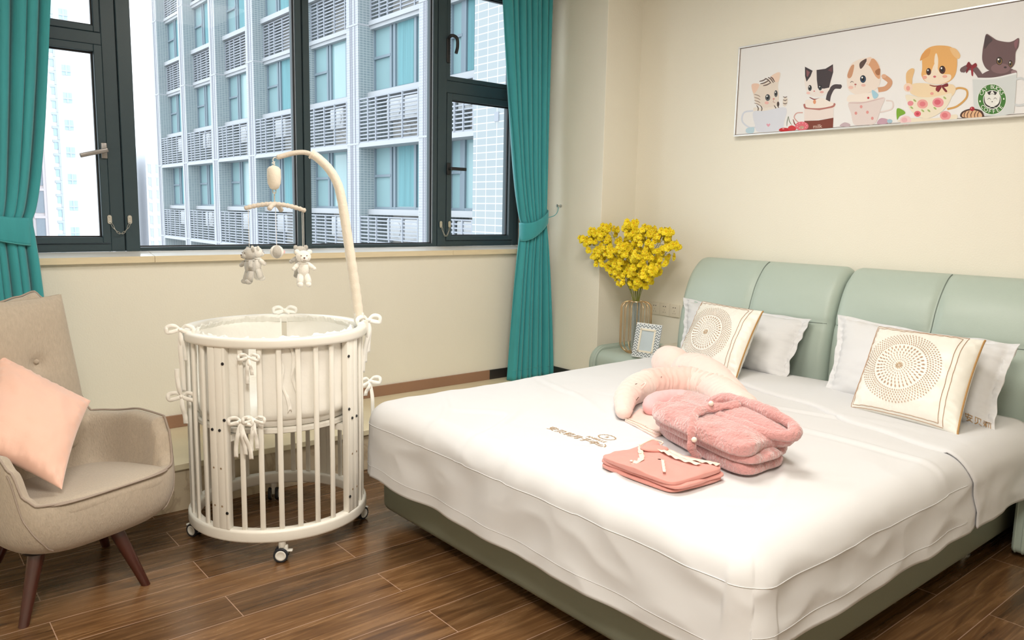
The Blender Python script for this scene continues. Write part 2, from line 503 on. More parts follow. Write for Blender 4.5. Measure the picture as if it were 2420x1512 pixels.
# marble step along the window wall
def step_marble():
    m = mat('step_marble_veined', (0.62, 0.53, 0.38), 0.28)
    k = NT(m); b = m.node_tree.nodes['Principled BSDF']
    tc = k.new('ShaderNodeTexCoord')
    n = k.new('ShaderNodeTexNoise'); n.inputs['Scale'].default_value = 4.5; n.inputs['Detail'].default_value = 8; n.inputs['Distortion'].default_value = 1.6
    k.lk(tc.outputs['Object'], n.inputs['Vector'])
    d = k.math('ABSOLUTE', k.math('SUBTRACT', n.outputs['Fac'], 0.5))
    v = k.math('SUBTRACT', 1.0, k.math('MINIMUM', k.math('MULTIPLY', d, 22.0), 1.0))
    n2 = k.new('ShaderNodeTexNoise'); n2.inputs['Scale'].default_value = 14; n2.inputs['Detail'].default_value = 4
    k.lk(tc.outputs['Object'], n2.inputs['Vector'])
    base = k.mix(n2.outputs['Fac'], (0.60, 0.50, 0.35), (0.72, 0.62, 0.46))
    k.lk(k.mix(k.math('MULTIPLY', v, 0.42), base, (0.33, 0.22, 0.13)), b.inputs['Base Color'])
    return m
M['step'] = step_marble()
mb = MB()
mb.box(WX0, 3.94, 3.742, WY1, 0.0, 0.205); mb.mi = 1
mb.box(WX0, 3.94, 3.725, WY1, 0.205, 0.235)
struct('trim_1', mb, [M['step'], M['marble']], smooth=False, bevel=0.003)
# window sill, three slabs with joints
mb = MB()
for a, c in ((WX0 + .3, 1.168), (1.170, 3.088), (3.090, 3.84)):
    mb.mi = 0
    mb.add([(a, 4.352, 1.183), (c, 4.352, 1.183), (c, 4.48, 1.203), (a, 4.48, 1.203), (a, 4.352, 1.1835), (c, 4.352, 1.1835)], [(0, 1, 2, 3)])
    mb.mi = 1
    mb.add([(a, 4.352, 1.15), (c, 4.352, 1.15), (c, 4.352, 1.183), (a, 4.352, 1.183)], [(0, 1, 2, 3)])
    mb.add([(a, 4.352, 1.15), (c, 4.352, 1.15), (c, 4.48, 1.15), (a, 4.48, 1.15)], [(3, 2, 1, 0)])
    mb.add([(a, 4.352, 1.15), (a, 4.48, 1.15), (a, 4.48, 1.203), (a, 4.352, 1.183)], [(0, 3, 2, 1)])
    mb.add([(c, 4.352, 1.15), (c, 4.48, 1.15), (c, 4.48, 1.203), (c, 4.352, 1.183)], [(0, 1, 2, 3)])
struct('trim_2', mb, [M['marble_w'], M['sill_edge']], smooth=False)
struct('baseboard_back', MB().box(WX0, 3.44, WY1 - .012, WY1, .235, .305), M['basebrown'], smooth=False, bevel=.002)
mb = MB().box(3.44, 3.94, WY1 - .012, WY1, .235, .305).box(3.928, 3.94, 3.78, WY1, .235, .305)
mb.box(3.928, 3.94, 3.777, 3.789, 0, .305)
mb.box(3.94, WX1, 3.777, 3.789, 0, .07)
struct('baseboard_corner', mb, M['basedark'], smooth=False, bevel=.002)
struct('baseboard_right', MB().box(WX1 - .012, WX1, WY0, 3.777, 0, .07), M['basedark'], smooth=False)

# ---------------------------------------------------------------- windows
YF = 4.49      # room side of the frame
def bar(mb, x0, x1, z0, z1, y0=YF, y1=4.57): mb.rbox(x0, x1, y0, y1, z0, z1, r=0.0025, n=1)
def frame_part(root, name, x0, x1, z0, z1, w, y0, y1, m, wb=None, wt=None, parent=None):
    mb = MB()
    wb = wb or w; wt = wt or w
    bar(mb, x0, x0 + w, z0, z1, y0, y1); bar(mb, x1 - w, x1, z0, z1, y0, y1)
    bar(mb, x0 + w, x1 - w, z0, z0 + wb, y0, y1); bar(mb, x0 + w, x1 - w, z1 - wt, z1, y0, y1)
    return mb.build(name, m, parent or root, angle=30)
def pane(root, x0, x1, z0, z1, y, parent=None):
    par = parent or root
    g = MB().box(x0, x1, y - .002, y + .002, z0, z1).build('glass_pane', M['glass'], par, smooth=False)
    mb = MB()
    t = .007
    yy0, yy1 = y - .018, y - .003
    for a, b_, c, d in ((x0, x0 + t, z0, z1), (x1 - t, x1, z0, z1), (x0 + t, x1 - t, z0, z0 + t), (x0 + t, x1 - t, z1 - t, z1)):
        mb.box(a, b_, yy0, yy1, c, d)
    mb.build('rubber_gasket', M['gasket'], par, smooth=False)
    mb = MB()
    mb.box(x1 + .001, x1 + .005, y - .030, y - .024, z0, z1); mb.box(x0 - .005, x0 - .001, y - .030, y - .024, z0, z1)
    mb.box(x0, x1, y - .030, y - .024, z0 - .006, z0 - .002)
    mb.build('glazing_bead', M['bead'], par, smooth=False)
    return g
def lever(root, x, z, ang, length=.13, m='metal_dark', y=None):
    y = y if y is not None else YF - .02
    mb = MB()
    mb.rbox(x - .014, x + .014, y - .012, y, z - .04, z + .04, r=.004)
    mb.tube([(x, y - .008, z), (x, y - .05, z)], .009, 12)
    d = Vector((math.cos(ang), 0, math.sin(ang)))
    p = Vector((x, y - .048, z))
    Mx = frame(p, d, (0, 1, 0))
    mb.rbox(-.01, length, -.006, .006, -.011, .011, r=.004, M=Mx)
    return mb.build('window_handle', M[m], root)
def safety_chain(root, xa, xb, z, y, sag=.055, links=7):
    mb = MB()
    for x in (xa, xb):
        # oval plate
        poly = []
        for k in range(24):
            a = 2 * PI * k / 24
            poly.append((.0105 * math.cos(a), .0105 * math.sin(a) + (.0125 if math.sin(a) > 0 else -.0125)))
        mb.prism(poly, 0, .004, Matrix.Translation((x, y, z)) @ Matrix.Rotation(PI / 2, 4, 'X'))
        for dz in (.012, -.012): mb.ell((x, y - .004, z + dz), (.0045, .002, .0045), nu=10, nv=6)
    pl = mb.build('chain_plate', M['steel'], root)
    P = []
    for k in range(links + 1):
        t = k / links
        P.append(Vector((lerp(xa + .004, xb - .002, t), y - .010, z - .018 - sag * (1 - (2 * t - 1) ** 2))))
    mb = MB()
    for k in range(links):
        a, b_ = P[k], P[k + 1]
        d = (b_ - a); L = d.length / 2 + .003
        side = Vector((0, 1, 0)) if k % 2 else d.normalized().cross(Vector((0, 1, 0)))
        c = (a + b_) / 2; dn = d.normalized()
        pts = []
        for j in range(14):
            an = 2 * PI * j / 14
            pts.append(c + dn * (L * math.cos(an)) + side * (.0042 * math.sin(an)))
        mb.tube(pts, .0013, 6, closed=True)
    mb.build('chain_links', M['steel'], root)

# left side light: frame, top-hung light and casement (the curtain hides its left part)
w1 = thing('window_1', None, None, (0.35, YF, 1.203), kind='structure')
mb = MB()
bar(mb, -1.15, -1.10, 1.203, ZH); bar(mb, -0.01, .055, 1.203, ZH)
bar(mb, .995, 1.062, 1.203, ZH)
for a, c in ((-1.10, -.01), (.055, .995)):
    bar(mb, a, c, 1.203, 1.245); bar(mb, a, c, ZH - .05, ZH); bar(mb, a, c, 2.245, 2.305)
mb.build('window_frame', M['metal_dark'], w1, angle=30)
for x0, x1 in ((.055, .995), (-1.10, -.01)):
    s = frame_part(w1, 'sash', x0 + .003, x1 - .003, 1.248, 2.243, .038, YF - .015, 4.56, M['metal_dark'], wb=.03, wt=.035)
    pane(w1, x0 + .041, x1 - .041, 1.278, 2.208, 4.525, s)
    s = frame_part(w1, 'sash', x0 + .003, x1 - .003, 2.307, ZH - .052, .03, YF - .0, 4.56, M['metal_dark'])
    pane(w1, x0 + .033, x1 - .033, 2.337, ZH - .082, 4.525, s)
lever(w1, .978, 1.72, PI + .27, .125, 'handle', y=YF - .015)
safety_chain(w1, .988, 1.085, 1.37, YF - .016)
# big fixed light on the left
w2 = thing('window_2', None, None, (1.6, YF, 1.203), kind='structure')
mb = MB()
bar(mb, 1.064, 1.133, 1.203, ZH, YF - .012, 4.57); bar(mb, 1.133, 2.035, 1.203, 1.222); bar(mb, 1.133, 2.035, ZH - .05, ZH)
bar(mb, 2.035, 2.075, 1.203, ZH, YF)
bar(mb, 2.077, 2.118, 1.203, ZH, YF - .012, 4.57)
mb.build('window_frame', M['metal_dark'], w2, angle=30)
pane(w2, 1.133, 2.033, 1.224, ZH - .05, 4.53)
# big fixed light on the right
w3 = thing('window_3', None, None, (2.57, YF, 1.203), kind='structure')
mb = MB()
bar(mb, 2.120, 3.012, 1.203, 1.222); bar(mb, 2.120, 3.012, ZH - .05, ZH); bar(mb, 3.012, 3.047, 1.203, ZH)
mb.build('window_frame', M['metal_dark'], w3, angle=30)
pane(w3, 2.120, 3.010, 1.224, ZH - .05, 4.53)
# right side light
w4 = thing('window_4', None, None, (3.42, YF, 1.203), kind='structure')
mb = MB()
bar(mb, 3.049, 3.118, 1.203, ZH, YF - .006, 4.57); bar(mb, 3.722, 3.765, 1.203, ZH); bar(mb, 3.765, 3.799, 1.203, ZH, YF + .02, 4.57)
bar(mb, 3.118, 3.722, 1.203, 1.242); bar(mb, 3.118, 3.722, ZH - .05, ZH); bar(mb, 3.118, 3.722, 2.245, 2.325)
mb.build('window_frame', M['metal_dark'], w4, angle=30)
s = frame_part(w4, 'sash', 3.120, 3.720, 1.245, 2.243, .040, YF - .012, 4.56, M['metal_dark'], wb=.030, wt=.042)
pane(w4, 3.160, 3.680, 1.276, 2.2, 4.525, s)
s = frame_part(w4, 'sash', 3.120, 3.720, 2.327, ZH - .052, .030, YF - .0, 4.56, M['metal_dark'])
pane(w4, 3.150, 3.690, 2.345, ZH - .082, 4.525, s)
lever(w4, 3.128, 1.735, 0.0, .12, 'gasket', y=YF - .013)
# crank handle of the top light
mb = MB()
mb.rbox(3.112, 3.140, YF - .014, YF - .002, 2.44, 2.60, r=.004)
mb.tube(spline([(3.126, YF - .01, 2.60), (3.128, YF - .045, 2.612), (3.165, YF - .05, 2.60), (3.172, YF - .05, 2.55), (3.160, YF - .05, 2.50)], 5), .011, 10)
mb.build('window_handle', M['gasket'], w4)
safety_chain(w4, 3.068, 3.140, 1.355, YF - .016, .062)
# closing slab above the frames
struct('trim_3', MB().box(WA, WB, 4.352, 4.60, ZH, ZH + .01), M['marble_w'], smooth=False)

# ---------------------------------------------------------------- ceiling lamps (above the frame of the picture)
for i, (x, y, lab) in enumerate(((0.1, 0.3, 'round white ceiling lamp over the open floor'), (2.1, 2.1, 'round white ceiling lamp above the bed'))):
    t = thing('ceiling_lamp', lab, 'lamp', (x, y, CEIL - .085), group='round ceiling lamps')
    MB().lathe([(.30, CEIL - .03), (.52, CEIL - .03), (.53, CEIL - .02), (.53, CEIL - .001), (.30, CEIL - .001)], 40, Matrix.Translation((x, y, 0)), cap=False).build('lamp_housing', M['white_pl'], t)
    MB().lathe([(.01, CEIL - .06), (.3, CEIL - .058), (.44, CEIL - .05), (.50, CEIL - .031)], 40, Matrix.Translation((x, y, 0)), cap=False).build('lamp_diffuser', M['lamp_glass'], t)

# ================================================================== OUTSIDE
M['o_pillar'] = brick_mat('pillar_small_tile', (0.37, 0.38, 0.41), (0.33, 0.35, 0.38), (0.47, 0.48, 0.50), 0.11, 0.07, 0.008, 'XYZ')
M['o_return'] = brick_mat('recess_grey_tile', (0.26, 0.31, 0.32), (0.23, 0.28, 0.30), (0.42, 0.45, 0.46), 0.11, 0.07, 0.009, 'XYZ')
M['o_ledge'] = mat('ledge_grey_paint', (0.42, 0.43, 0.45), 0.6, var=0.05, vscale=2)
M['o_groove'] = mat('pillar_groove', (0.24, 0.24, 0.28), 0.6, var=0.05)
M['o_frame'] = mat('far_window_frame', (0.20, 0.25, 0.29), 0.5, var=0.03)
M['o_glass'] = mat('far_window_glass', (0.25, 0.38, 0.40), 0.12, spec=0.5, var=0.18, vscale=0.6)
M['o_curtain'] = mat('far_teal_curtain', (0.13, 0.29, 0.32), 0.7, var=0.3, vscale=14, stretch=(1, 1, 0.03))
M['o_rail'] = mat('railing_grey', (0.32, 0.34, 0.38), 0.5, var=0.03)
M['o_ac'] = mat('aircon_white', (0.66, 0.66, 0.66), 0.5, var=0.02)
M['o_niche'] = mat('niche_cream_wall', (0.62, 0.59, 0.55), 0.7, var=0.05, vscale=1)
M['o_tile'] = brick_mat('light_grid_tile', (0.33, 0.36, 0.37), (0.30, 0.34, 0.36), (0.56, 0.57, 0.58), 0.37, 0.165, 0.012, 'XYZ')
XF = 11.1
XR = XF + .43
PY = [XF * (3.275 - .345 * k) for k in range(-1, 6)]       # far edge of each pillar
PW = XF * .062
blk = thing('office_building', 'grey tiled high rise with vertical pillars, teal curtains and air conditioner railings outside the window', 'building', (XF, 25, -2.0))
mb = MB().box(XR + .7, XR + 8, XF * 1.345, PY[0], -3.0, 16)
mb.build('wall', M['o_niche'], blk, smooth=False)
for k, y in enumerate(PY):
    mb = MB(); mb.mi = 0
    mb.box(XF, XR + .7, y - PW, y, -3, 16)
    mb.mi = 1
    for f in (.30, .44, .70): mb.box(XF - .01, XF, y - PW * f - .035, y - PW * f, -3, 16)
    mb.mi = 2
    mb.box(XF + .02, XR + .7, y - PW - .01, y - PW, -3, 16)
    for z in (-.03, 3.27, 6.57, 9.87): 
        mb.mi = 3; mb.box(XF - .012, XR, y - PW - .014, y + .004, z, z + .05)
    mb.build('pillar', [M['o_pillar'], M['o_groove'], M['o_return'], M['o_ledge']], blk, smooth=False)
WZ = [-1.85, 1.45, 4.75, 8.05, 11.35]
random.seed(3)
for k in range(len(PY)):
    ya = PY[k] - PW                                   # near side of pillar k
    yb = PY[k + 1] if k + 1 < len(PY) else XF * 1.34    # far side of the next pillar
    L = ya - yb
    for zi, z in enumerate(WZ):
        if z < -1 and k < 4: continue
        wd = MB()
        h = 1.84; x = XR + .12
        fw = .05
        wd.mi = 0
        zz = [(yb, yb + L * .01)]
        ys = [ya, ya - L * .30, ya - L * .36, ya - L * .70, yb]
        for q in ys: wd.box(x - .06, x + .04, q - fw, q + fw, z, z + h)
        wd.box(x - .055, x + .035, yb, ya, z - .003, z + .07); wd.box(x - .055, x + .035, yb, ya, z + h - .07, z + h + .003)
        wd.box(x - .07, x + .04, ya - L * .30, ya, z + h * .50, z + h * .50 + .07)
        win = wd.build('window', M['o_frame'], blk, smooth=False)
        MB().box(x, x + .02, yb, ya, z, z + h).build('window_glass', M['o_glass'], win, smooth=False)
        # curtains behind the glass, seen as pale or teal folds
        cm = MB()
        c0 = ya - L * random.uniform(.33, .42); c1 = c0 - L * random.uniform(.18, .34)
        if random.random() < .85:
            cm.grid(lambda u, v: Vector((x - .008 - .006 * math.sin(u * 60), lerp(c0, c1 + .18 * v * 0, u), z + .09 + v * (h - .18))), 40, 1)
            cm.build('teal_curtain', M['o_curtain'], win)
        # ledges above and below
        MB().box(XR - .14, XR + .7, yb, ya, z - .16, z).build('ledge', M['o_ledge'], blk, smooth=False)
        MB().box(XR - .10, XR + .7, yb, ya, z + h, z + h + .12).build('lintel', M['o_ledge'], blk, smooth=False)
        # railing zone below this window
        z0, z1 = z - 1.42, z - .22
        louver = z > 6
        xr = XR - .02 if louver else XF + .03
        rm = MB()
        n = 12
        for i in range(n + 1):
            zz = lerp(z0, z1, i / n)
            rm.box(xr - .015, xr + .015, yb, ya, zz - .018, zz + .018)
        for t in (.005, .16, .30, .52, .74, .985): rm.box(xr - .03, xr + .02, ya - L * t - .022, ya - L * t + .022, z0, z1)
        rm.build('railing', M['o_rail'], blk, smooth=False)
        MB().box(xr - .03, XR + .7, yb, ya, z0 - .14, z0 - .02).build('ledge', M['o_ledge'], blk, smooth=False)
        if not louver:
            am = MB()
            yc = ya - L * (.42 if k % 2 else .55)
            for j, dy in enumerate((0, -.95) if k > 4 else (0,)):
                am.rbox(XR - .05, XR + .28, yc + dy - .42, yc + dy + .42, z1 - .62, z1 - .04, r=.02, n=1)
                am.lathe([(.20, 0), (.22, .012), (.17, .02), (.02, .02)], 20, Matrix.Translation((XR - .055, yc + dy - .12, z1 - .33)) @ Matrix.Rotation(-PI / 2, 4, 'Y'))
                for s_ in (-.3, .3): am.tube([(XR + .66, yc + dy + s_, z1 - .95), (XR + .66, yc + dy + s_, z1 - .64), (XR - .05, yc + dy + s_, z1 - .64), (XR + .66, yc + dy + s_, z1 - .95)], .018, 5)
            am.build('air_conditioner', M['o_ac'], blk, angle=30)
# lighter grid tile wall nearest to the room
near = thing('tiled_wing', 'pale grid tiled wing wall just outside the right hand casement', 'building', (XF, 14, -2))
ye = XF * 1.34
MB().box(XF, XR + 6, 9.0, ye, -4, 16).build('wall', M['o_tile'], near, smooth=False)
MB().box(XF - .02, XF, ye - .95, ye - .80, 3.45, 3.66).box(XF - .02, XF, 13.75, 13.9, .40, .6).build('vent_grille', M['o_rail'], near, smooth=False)

# white tower on the left and paler towers further away
def tower(name, label, x0, x1, y0, y1, z1, m, wins, mw):
    t = thing(name, label, 'building', ((x0 + x1) / 2, y0, -30))
    MB().box(x0, x1, y0, y1, -30, z1).build('wall', m, t, smooth=False)
    for (cx, w, h, sp, z0, n, fr) in wins:
        for i in range(n):
            z = z0 + i * sp
            q = MB(); q.mi = 0
            q.box(cx - w / 2, cx + w / 2, y0 - .06, y0, z, z + h)
            q.mi = 1
            if fr:
                q.box(cx - .06, cx + .06, y0 - .1, y0 - .05, z, z + h); q.box(cx - w / 2 - .01, cx + w / 2 + .01, y0 - .11, y0 - .045, z + h * .33, z + h * .33 + .12)
            else:
                q.box(cx - w / 2 - .1, cx + w / 2 + .15, y0 - .1, y0 - .02, z + h, z + h + .2)
                q.box(cx + w / 2 + .005, cx + w / 2 + .155, y0 - .11, y0 - .015, z - .3, z + h + .01)
            q.build('window', mw, t, smooth=False)
M['t_white'] = mat('tower_white', (0.84, 0.84, 0.85), 0.7, var=0.01)
M['t_pink'] = mat('tower_pink_beige', (0.50, 0.45, 0.46), 0.7, var=0.03)
M['t_far'] = mat('tower_far_hazed', (0.60, 0.61, 0.64), 0.8, var=0.03)  # distance haze is put into this pale wall colour
M['t_win'] = mat('tower_window_blue', (0.42, 0.56, 0.62), 0.2, var=0.1)
M['t_winf'] = mat('tower_window_frame', (0.46, 0.50, 0.54), 0.5, var=0.02)
M['t_dark'] = mat('tower_balcony_grey', (0.22, 0.25, 0.29), 0.5, var=0.1)
M['t_fwin'] = mat('tower_far_window_hazed', (0.46, 0.50, 0.56), 0.6, var=0.05)  # window colour faded the same way to stand for haze
tower('apartment_tower', 'tall white apartment tower with rows of small blue windows, seen through the left casement', 11.35, 15.7, 72, 84, 34,
      M['t_white'], [(13.3, .62, .80, 2.13, -3.4, 11, True), (12.3, .26, .55, 1.065, -3.9, 20, False)], [M['t_win'], M['t_winf']])
tower('balcony_tower', 'pinkish apartment tower with dark balcony openings next to the left curtain', 8.6, 11.3, 71, 80, 8.6,
      M['t_pink'], [(10.75, .62, 1.7, 2.13, -3.6, 6, False), (9.8, .45, 1.7, 2.13, -3.6, 6, False)], [M['t_dark'], M['t_pink']])
tower('distant_tower', 'very pale distant tower in haze, the taller one beside the grey high rise', 40.6, 43.0, 170, 180, 11.6, M['t_far'],
      [(41.2, .5, 1.6, 2.6, -18, 11, False), (42.3, .5, 1.6, 2.6, -18, 11, False)], [M['t_fwin'], M['t_far']])
tower('distant_tower', 'very pale distant tower with a small roof box, right behind the taller pale one', 45.2, 48.5, 172, 182, 13.0, M['t_far'],
      [(45.9, .5, 1.6, 2.6, -18, 11, False), (47.4, .5, 1.6, 2.6, -18, 11, False)], [M['t_fwin'], M['t_far']])
tower('distant_tower', 'slim hazy tower with dotted windows at the edge of the white tower', 36.2, 37.4, 168, 176, 9.0, M['t_far'],
      [(36.8, .7, 1.0, 2.6, -18, 10, False)], [M['t_fwin'], M['t_far']])
# ================================================================== CURTAINS
def curtain(name, label, x_top, x_tie, x_bot, z0, z1, zt, yc, npl, seed, side):
    """x_* = (left, right) edges; side = which edge the tieback pulls to"""
    t = thing(name, label, 'curtain', ((x_bot[0] + x_bot[1]) / 2, yc, z0), group=None)
    rnd = random.Random(seed)
    ph = [rnd.uniform(-.5, .5) for _ in range(40)]
    def edges(z):
        if z >= zt:
            k = (z - zt) / (z1 - zt); k = k ** 0.62
            return lerp(x_tie[0], x_top[0], k), lerp(x_tie[1], x_top[1], k)
        k = (zt - z) / (zt - z0); k = k ** 0.7
        return lerp(x_tie[0], x_bot[0], k), lerp(x_tie[1], x_bot[1], k)
    def fn(u, v, off=0.0):
        z = lerp(z0, z1, v)
        a, b = edges(z)
        w = b - a
        pinch = math.exp(-((z - zt) / .22) ** 2)
        amp = lerp(.031, .024, pinch)
        uu = u + .012 * math.sin(v * 5 + u * 9 + seed)
        p = uu * npl * 2 * PI
        wv = math.sin(p + .5 * math.sin(p * .5 + seed))
        s = math.copysign(abs(wv) ** 0.6, wv)
        y = yc + amp * s + .012 * nz((u * 7, v * 1.4, 0), 1.0, seed) - .02 * pinch * (1 - (2 * u - 1) ** 2) - off
        x = a + w * u + .010 * math.cos(p) * (w * 2.0)
        return Vector((x, y, z))
    mb = MB().grid(lambda u, v: fn(u, v), npl * 18, 90)
    p_ = mb.build('curtain_panel', M['teal'], t, solid=.004, angle=180)
    # hem stitching line and side hems
    zh = z0 + .075 if z0 > .2 else z0 + .1
    MB().grid(lambda u, v: fn(u, (zh - z0) / (z1 - z0) + v * .0014, .0035), npl * 18, 1).build('hem_stitch', M['teal_seam'], p_, solid=.001)
    # tieback band, higher on the wall side
    n = 60
    def band(u, v):
        a = 2 * PI * u
        xl, xr = x_tie[0] - .012, x_tie[1] + .006
        c = math.cos(a); s_ = math.sin(a)
        x = (xl + xr) / 2 + (xr - xl) / 2 * math.copysign(abs(c) ** .7, c)
        y = yc - .004 + .062 * math.copysign(abs(s_) ** .8, s_)
        k = (x - xl) / (xr - xl)
        if side == 'left': k = 1 - k
        zz = zt - .055 + .125 * k ** 1.3 - .012 * math.sin(PI * k)
        hgt = lerp(.130, .075, k)
        return Vector((x, y - .004 * math.sin(PI * v), zz + hgt * (v - .5)))
    tb = MB().grid(band, n, 8, wu=True).build('tieback', M['teal'], t, solid=.004, angle=180)
    MB().tube([band(i / n, 0.03) + Vector((0, -.002, 0)) for i in range(n)], .0022, 6, closed=True).build('tieback_edge', M['teal_seam'], tb)
    MB().box(x_top[0] - .02, x_top[1] + .02, yc - .02, yc + .03, z1, z1 + .02).build('heading_tape', M['teal'], t, smooth=False)
    return t
curtain('curtain', 'teal floor-length curtain tied back on the right of the window beside the column', (3.40, 3.845), (3.615, 3.832), (3.515, 3.935), .238, 3.08, 1.365, 4.25, 8, 2, 'right')
curtain('curtain', 'teal curtain tied back on the left of the window behind the armchair', (0.10, .775), (.16, .592), (.12, .66), .238, 3.08, 1.37, 4.235, 12, 5, 'left')
rl = thing('curtain_rail', 'white curtain rail along the ceiling above the window', 'rail', (1.2, 4.25, 3.10))
MB().rbox(WX0 + .1, 3.93, 4.22, 4.27, 3.101, 3.15, r=.004).build('rail_track', M['white_pl'], rl)
hk = thing('tieback_hook', 'small metal tieback hook on the column behind the right curtain', 'hook', (3.94, 4.22, 1.45))
MB().lathe([(.012, 0), (.012, .004), (.005, .006), (.005, .03), (.011, .033), (.011, .038)], 14, Matrix.Translation((3.94, 4.20, 1.50)) @ Matrix.Rotation(-PI / 2, 4, 'Y')).build('hook_stud', M['steel'], hk)
MB().tube(spline([(3.915, 4.20, 1.495), (3.90, 4.19, 1.46), (3.88, 4.20, 1.43), (3.84, 4.22, 1.415)], 5), .0025, 6).build('hook_loop', M['teal_seam'], hk)

# ================================================================== BED
BY0, BY1 = 1.13, 3.07
bed = thing('double_bed', 'large double bed with sage green leather headboard and a leather frame coloured darker for shade', 'bed', (2.85, 2.1, 0))
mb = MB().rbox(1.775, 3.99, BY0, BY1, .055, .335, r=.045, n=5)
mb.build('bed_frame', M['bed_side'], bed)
for x, y in ((2.1, 1.45), (2.1, 2.75), (3.62, 1.22), (3.62, 2.98)):
    MB().lathe([(.032, 0), (.032, .006), (.014, .012), (.014, .055), (.026, .058)], 16, Matrix.Translation((x, y, 0))).build('bed_foot', M['steel'], bed)
HP = [(.20, 3.975), (.45, 3.962), (.70, 3.968), (.88, 3.995), (.97, 4.020), (1.05, 4.055), (1.12, 4.105), (1.165, 4.155), (1.183, 4.205), (1.175, 4.245), (1.13, 4.262), (.8, 4.268), (.2, 4.268)]
HS = spline([(x, 0, z) for z, x in HP], 6)
def head_panel(ya, yb):
    n = len(HS) - 1
    w = yb - ya
    rr = .05
    def fn(u, v):
        # u along profile, v across width with rounded ends
        p = HS[min(n, int(round(u * n)))]
        q = v * 1.0
        y = lerp(ya, yb, q)
        e = min(q, 1 - q) * w
        k = 0.0
        if e < rr: k = 1 - math.sqrt(max(0, 1 - ((rr - e) / rr) ** 2))
        c = Vector((4.18, 0, min(max(p.z, .3), 1.10)))
        d = (c - p)
        if d.length > 1e-6: d = d.normalized()
        front = p.x < 4.19
        pt = Vector((p.x, y, p.z)) + d * k * .055
        if front:
            # vertical centre seam on the upper cushion and horizontal seam
            s = abs(q - .5) * w
            up = sm(.84, .93, p.z)
            pt.x += .016 * math.exp(-(s / .022) ** 2) * up + .004 * math.exp(-(s / .09) ** 2) * up
            pt.x += .010 * math.exp(-((p.z - .885) / .010) ** 2)
            pt.x -= .022 * (1 - (2 * q - 1) ** 4) * sm(.25, .6, p.z)
            pt.x += .0035 * nz((y * 3, p.z * 9, 1), 2.0, ya) * math.exp(-(s / .2) ** 2) * math.exp(-((p.z - .93) / .1) ** 2)
        return pt
    vs_ = sorted(set([0, .004, .010, .018, .028, .04, .05] + [i / 60 for i in range(3, 58)] + [.485, .49, .495, .505, .51, .515] + [1 - t for t in (0, .004, .010, .018, .028, .04, .05)]))
    mb = MB()
    verts = [fn(i / n, v) for v in vs_ for i in range(n + 1)]
    fs = []
    for j in range(len(vs_) - 1):
        for i in range(n):
            a = j * (n + 1) + i
            fs.append((a, a + 1, a + n + 2, a + n + 1))
        fs.append((j * (n + 1) + n, j * (n + 1), (j + 1) * (n + 1), (j + 1) * (n + 1) + n))
    fs.append(tuple(range(n, -1, -1)))
    fs.append(tuple((len(vs_) - 1) * (n + 1) + i for i in range(n + 1)))
    mb.add(verts, fs)
    p_ = mb.build('headboard_cushion', M['sage'], bed, angle=60)
    # stitched seams
    ym = (ya + yb) / 2
    sm_ = MB()
    i0 = min(range(n + 1), key=lambda i: abs(HS[i].z - .885) + (5 if HS[i].x > 4.1 else 0))
    i1 = min(range(n + 1), key=lambda i: abs(HS[i].x - 4.20))
    sm_.tube([fn(i / n, .5) + Vector((.001, 0, .002)) for i in range(i0, i1)], .0028, 6)
    sm_.tube([fn(i0 / n, k / 40) + Vector((-.0005, 0, 0)) for k in range(1, 40)], .0022, 6)
    sm_.build('seam', M['sage_seam'], p_)
head_panel(2.103, 3.125)
head_panel(1.075, 2.097)
# lower rail of the headboard behind the mattress
MB().rbox(3.985, 4.262, 1.09, 3.11, .10, .40, r=.02).build('headboard_base', M['sage'], bed)

mt = thing('mattress', 'white sheeted mattress in the green bed frame', 'mattress', (2.9, 2.1, .3))
MB().rbox(1.83, 3.95, 1.175, 3.025, .30, .535, r=.05, n=5).build('mattress_body', M['white_fab'], mt)

# duvet ------------------------------------------------------------
DX0, DX1, DY0, DY1 = 1.80, 3.80, 1.135, 3.015
DZ0 = .578
def top_z(x, y):
    h = DZ0 + .012 * sm(1.9, 3.4, x)
    h += .010 * nz((x, y, 0), 1.1, 2) + .0045 * nz((x, y * .6, 0), 4.0, 5)
    mk_ = 1 - .85 * math.exp(-((x - 2.14) / .14) ** 4 - ((y - 2.09) / .24) ** 4)
    h += .0035 * (1 - 3 * abs(nz((x * 1.4 + y * .5, y * 2.2 - x, 0), 2.2, 6))) * mk_ * (1 - sm(2.6, 3.2, x))
    # soft creases running from the foot edge towards the middle
    for (cx, cy, ang, L, wd, amp) in CR:
        dx = x - cx; dy = y - cy
        s = dx * math.cos(ang) + dy * math.sin(ang); t = -dx * math.sin(ang) + dy * math.cos(ang)
        t += .02 * math.sin(s * 7 + cx)
        wd = max(wd, .015)
        h += amp * mk_ * math.exp(-(s / L) ** 2) * (math.exp(-(t / wd) ** 2) - .5 * math.exp(-((t - 2 * wd) / wd) ** 2))
    return h
_r = random.Random(11)
CR = [(2.0, 2.45, .5, .25, .014, .012), (1.95, 2.0, 2.6, .22, .012, .011), (2.05, 1.75, .2, .3, .016, .008), (1.9, 2.75, .9, .2, .012, .008), (2.9, 1.35, 1.45, .4, .016, .007), (3.2, 1.6, 1.7, .45, .014, .007), (2.6, 2.7, 1.2, .35, .018, .005), (2.3, 1.35, .4, .3, .016, .006)]
for _ in range(16): CR.append((_r.uniform(1.85, 3.6), _r.uniform(1.2, 2.95), _r.uniform(0, PI), _r.uniform(.12, .3), _r.uniform(.014, .024), _r.uniform(.002, .006)))
RD = .10
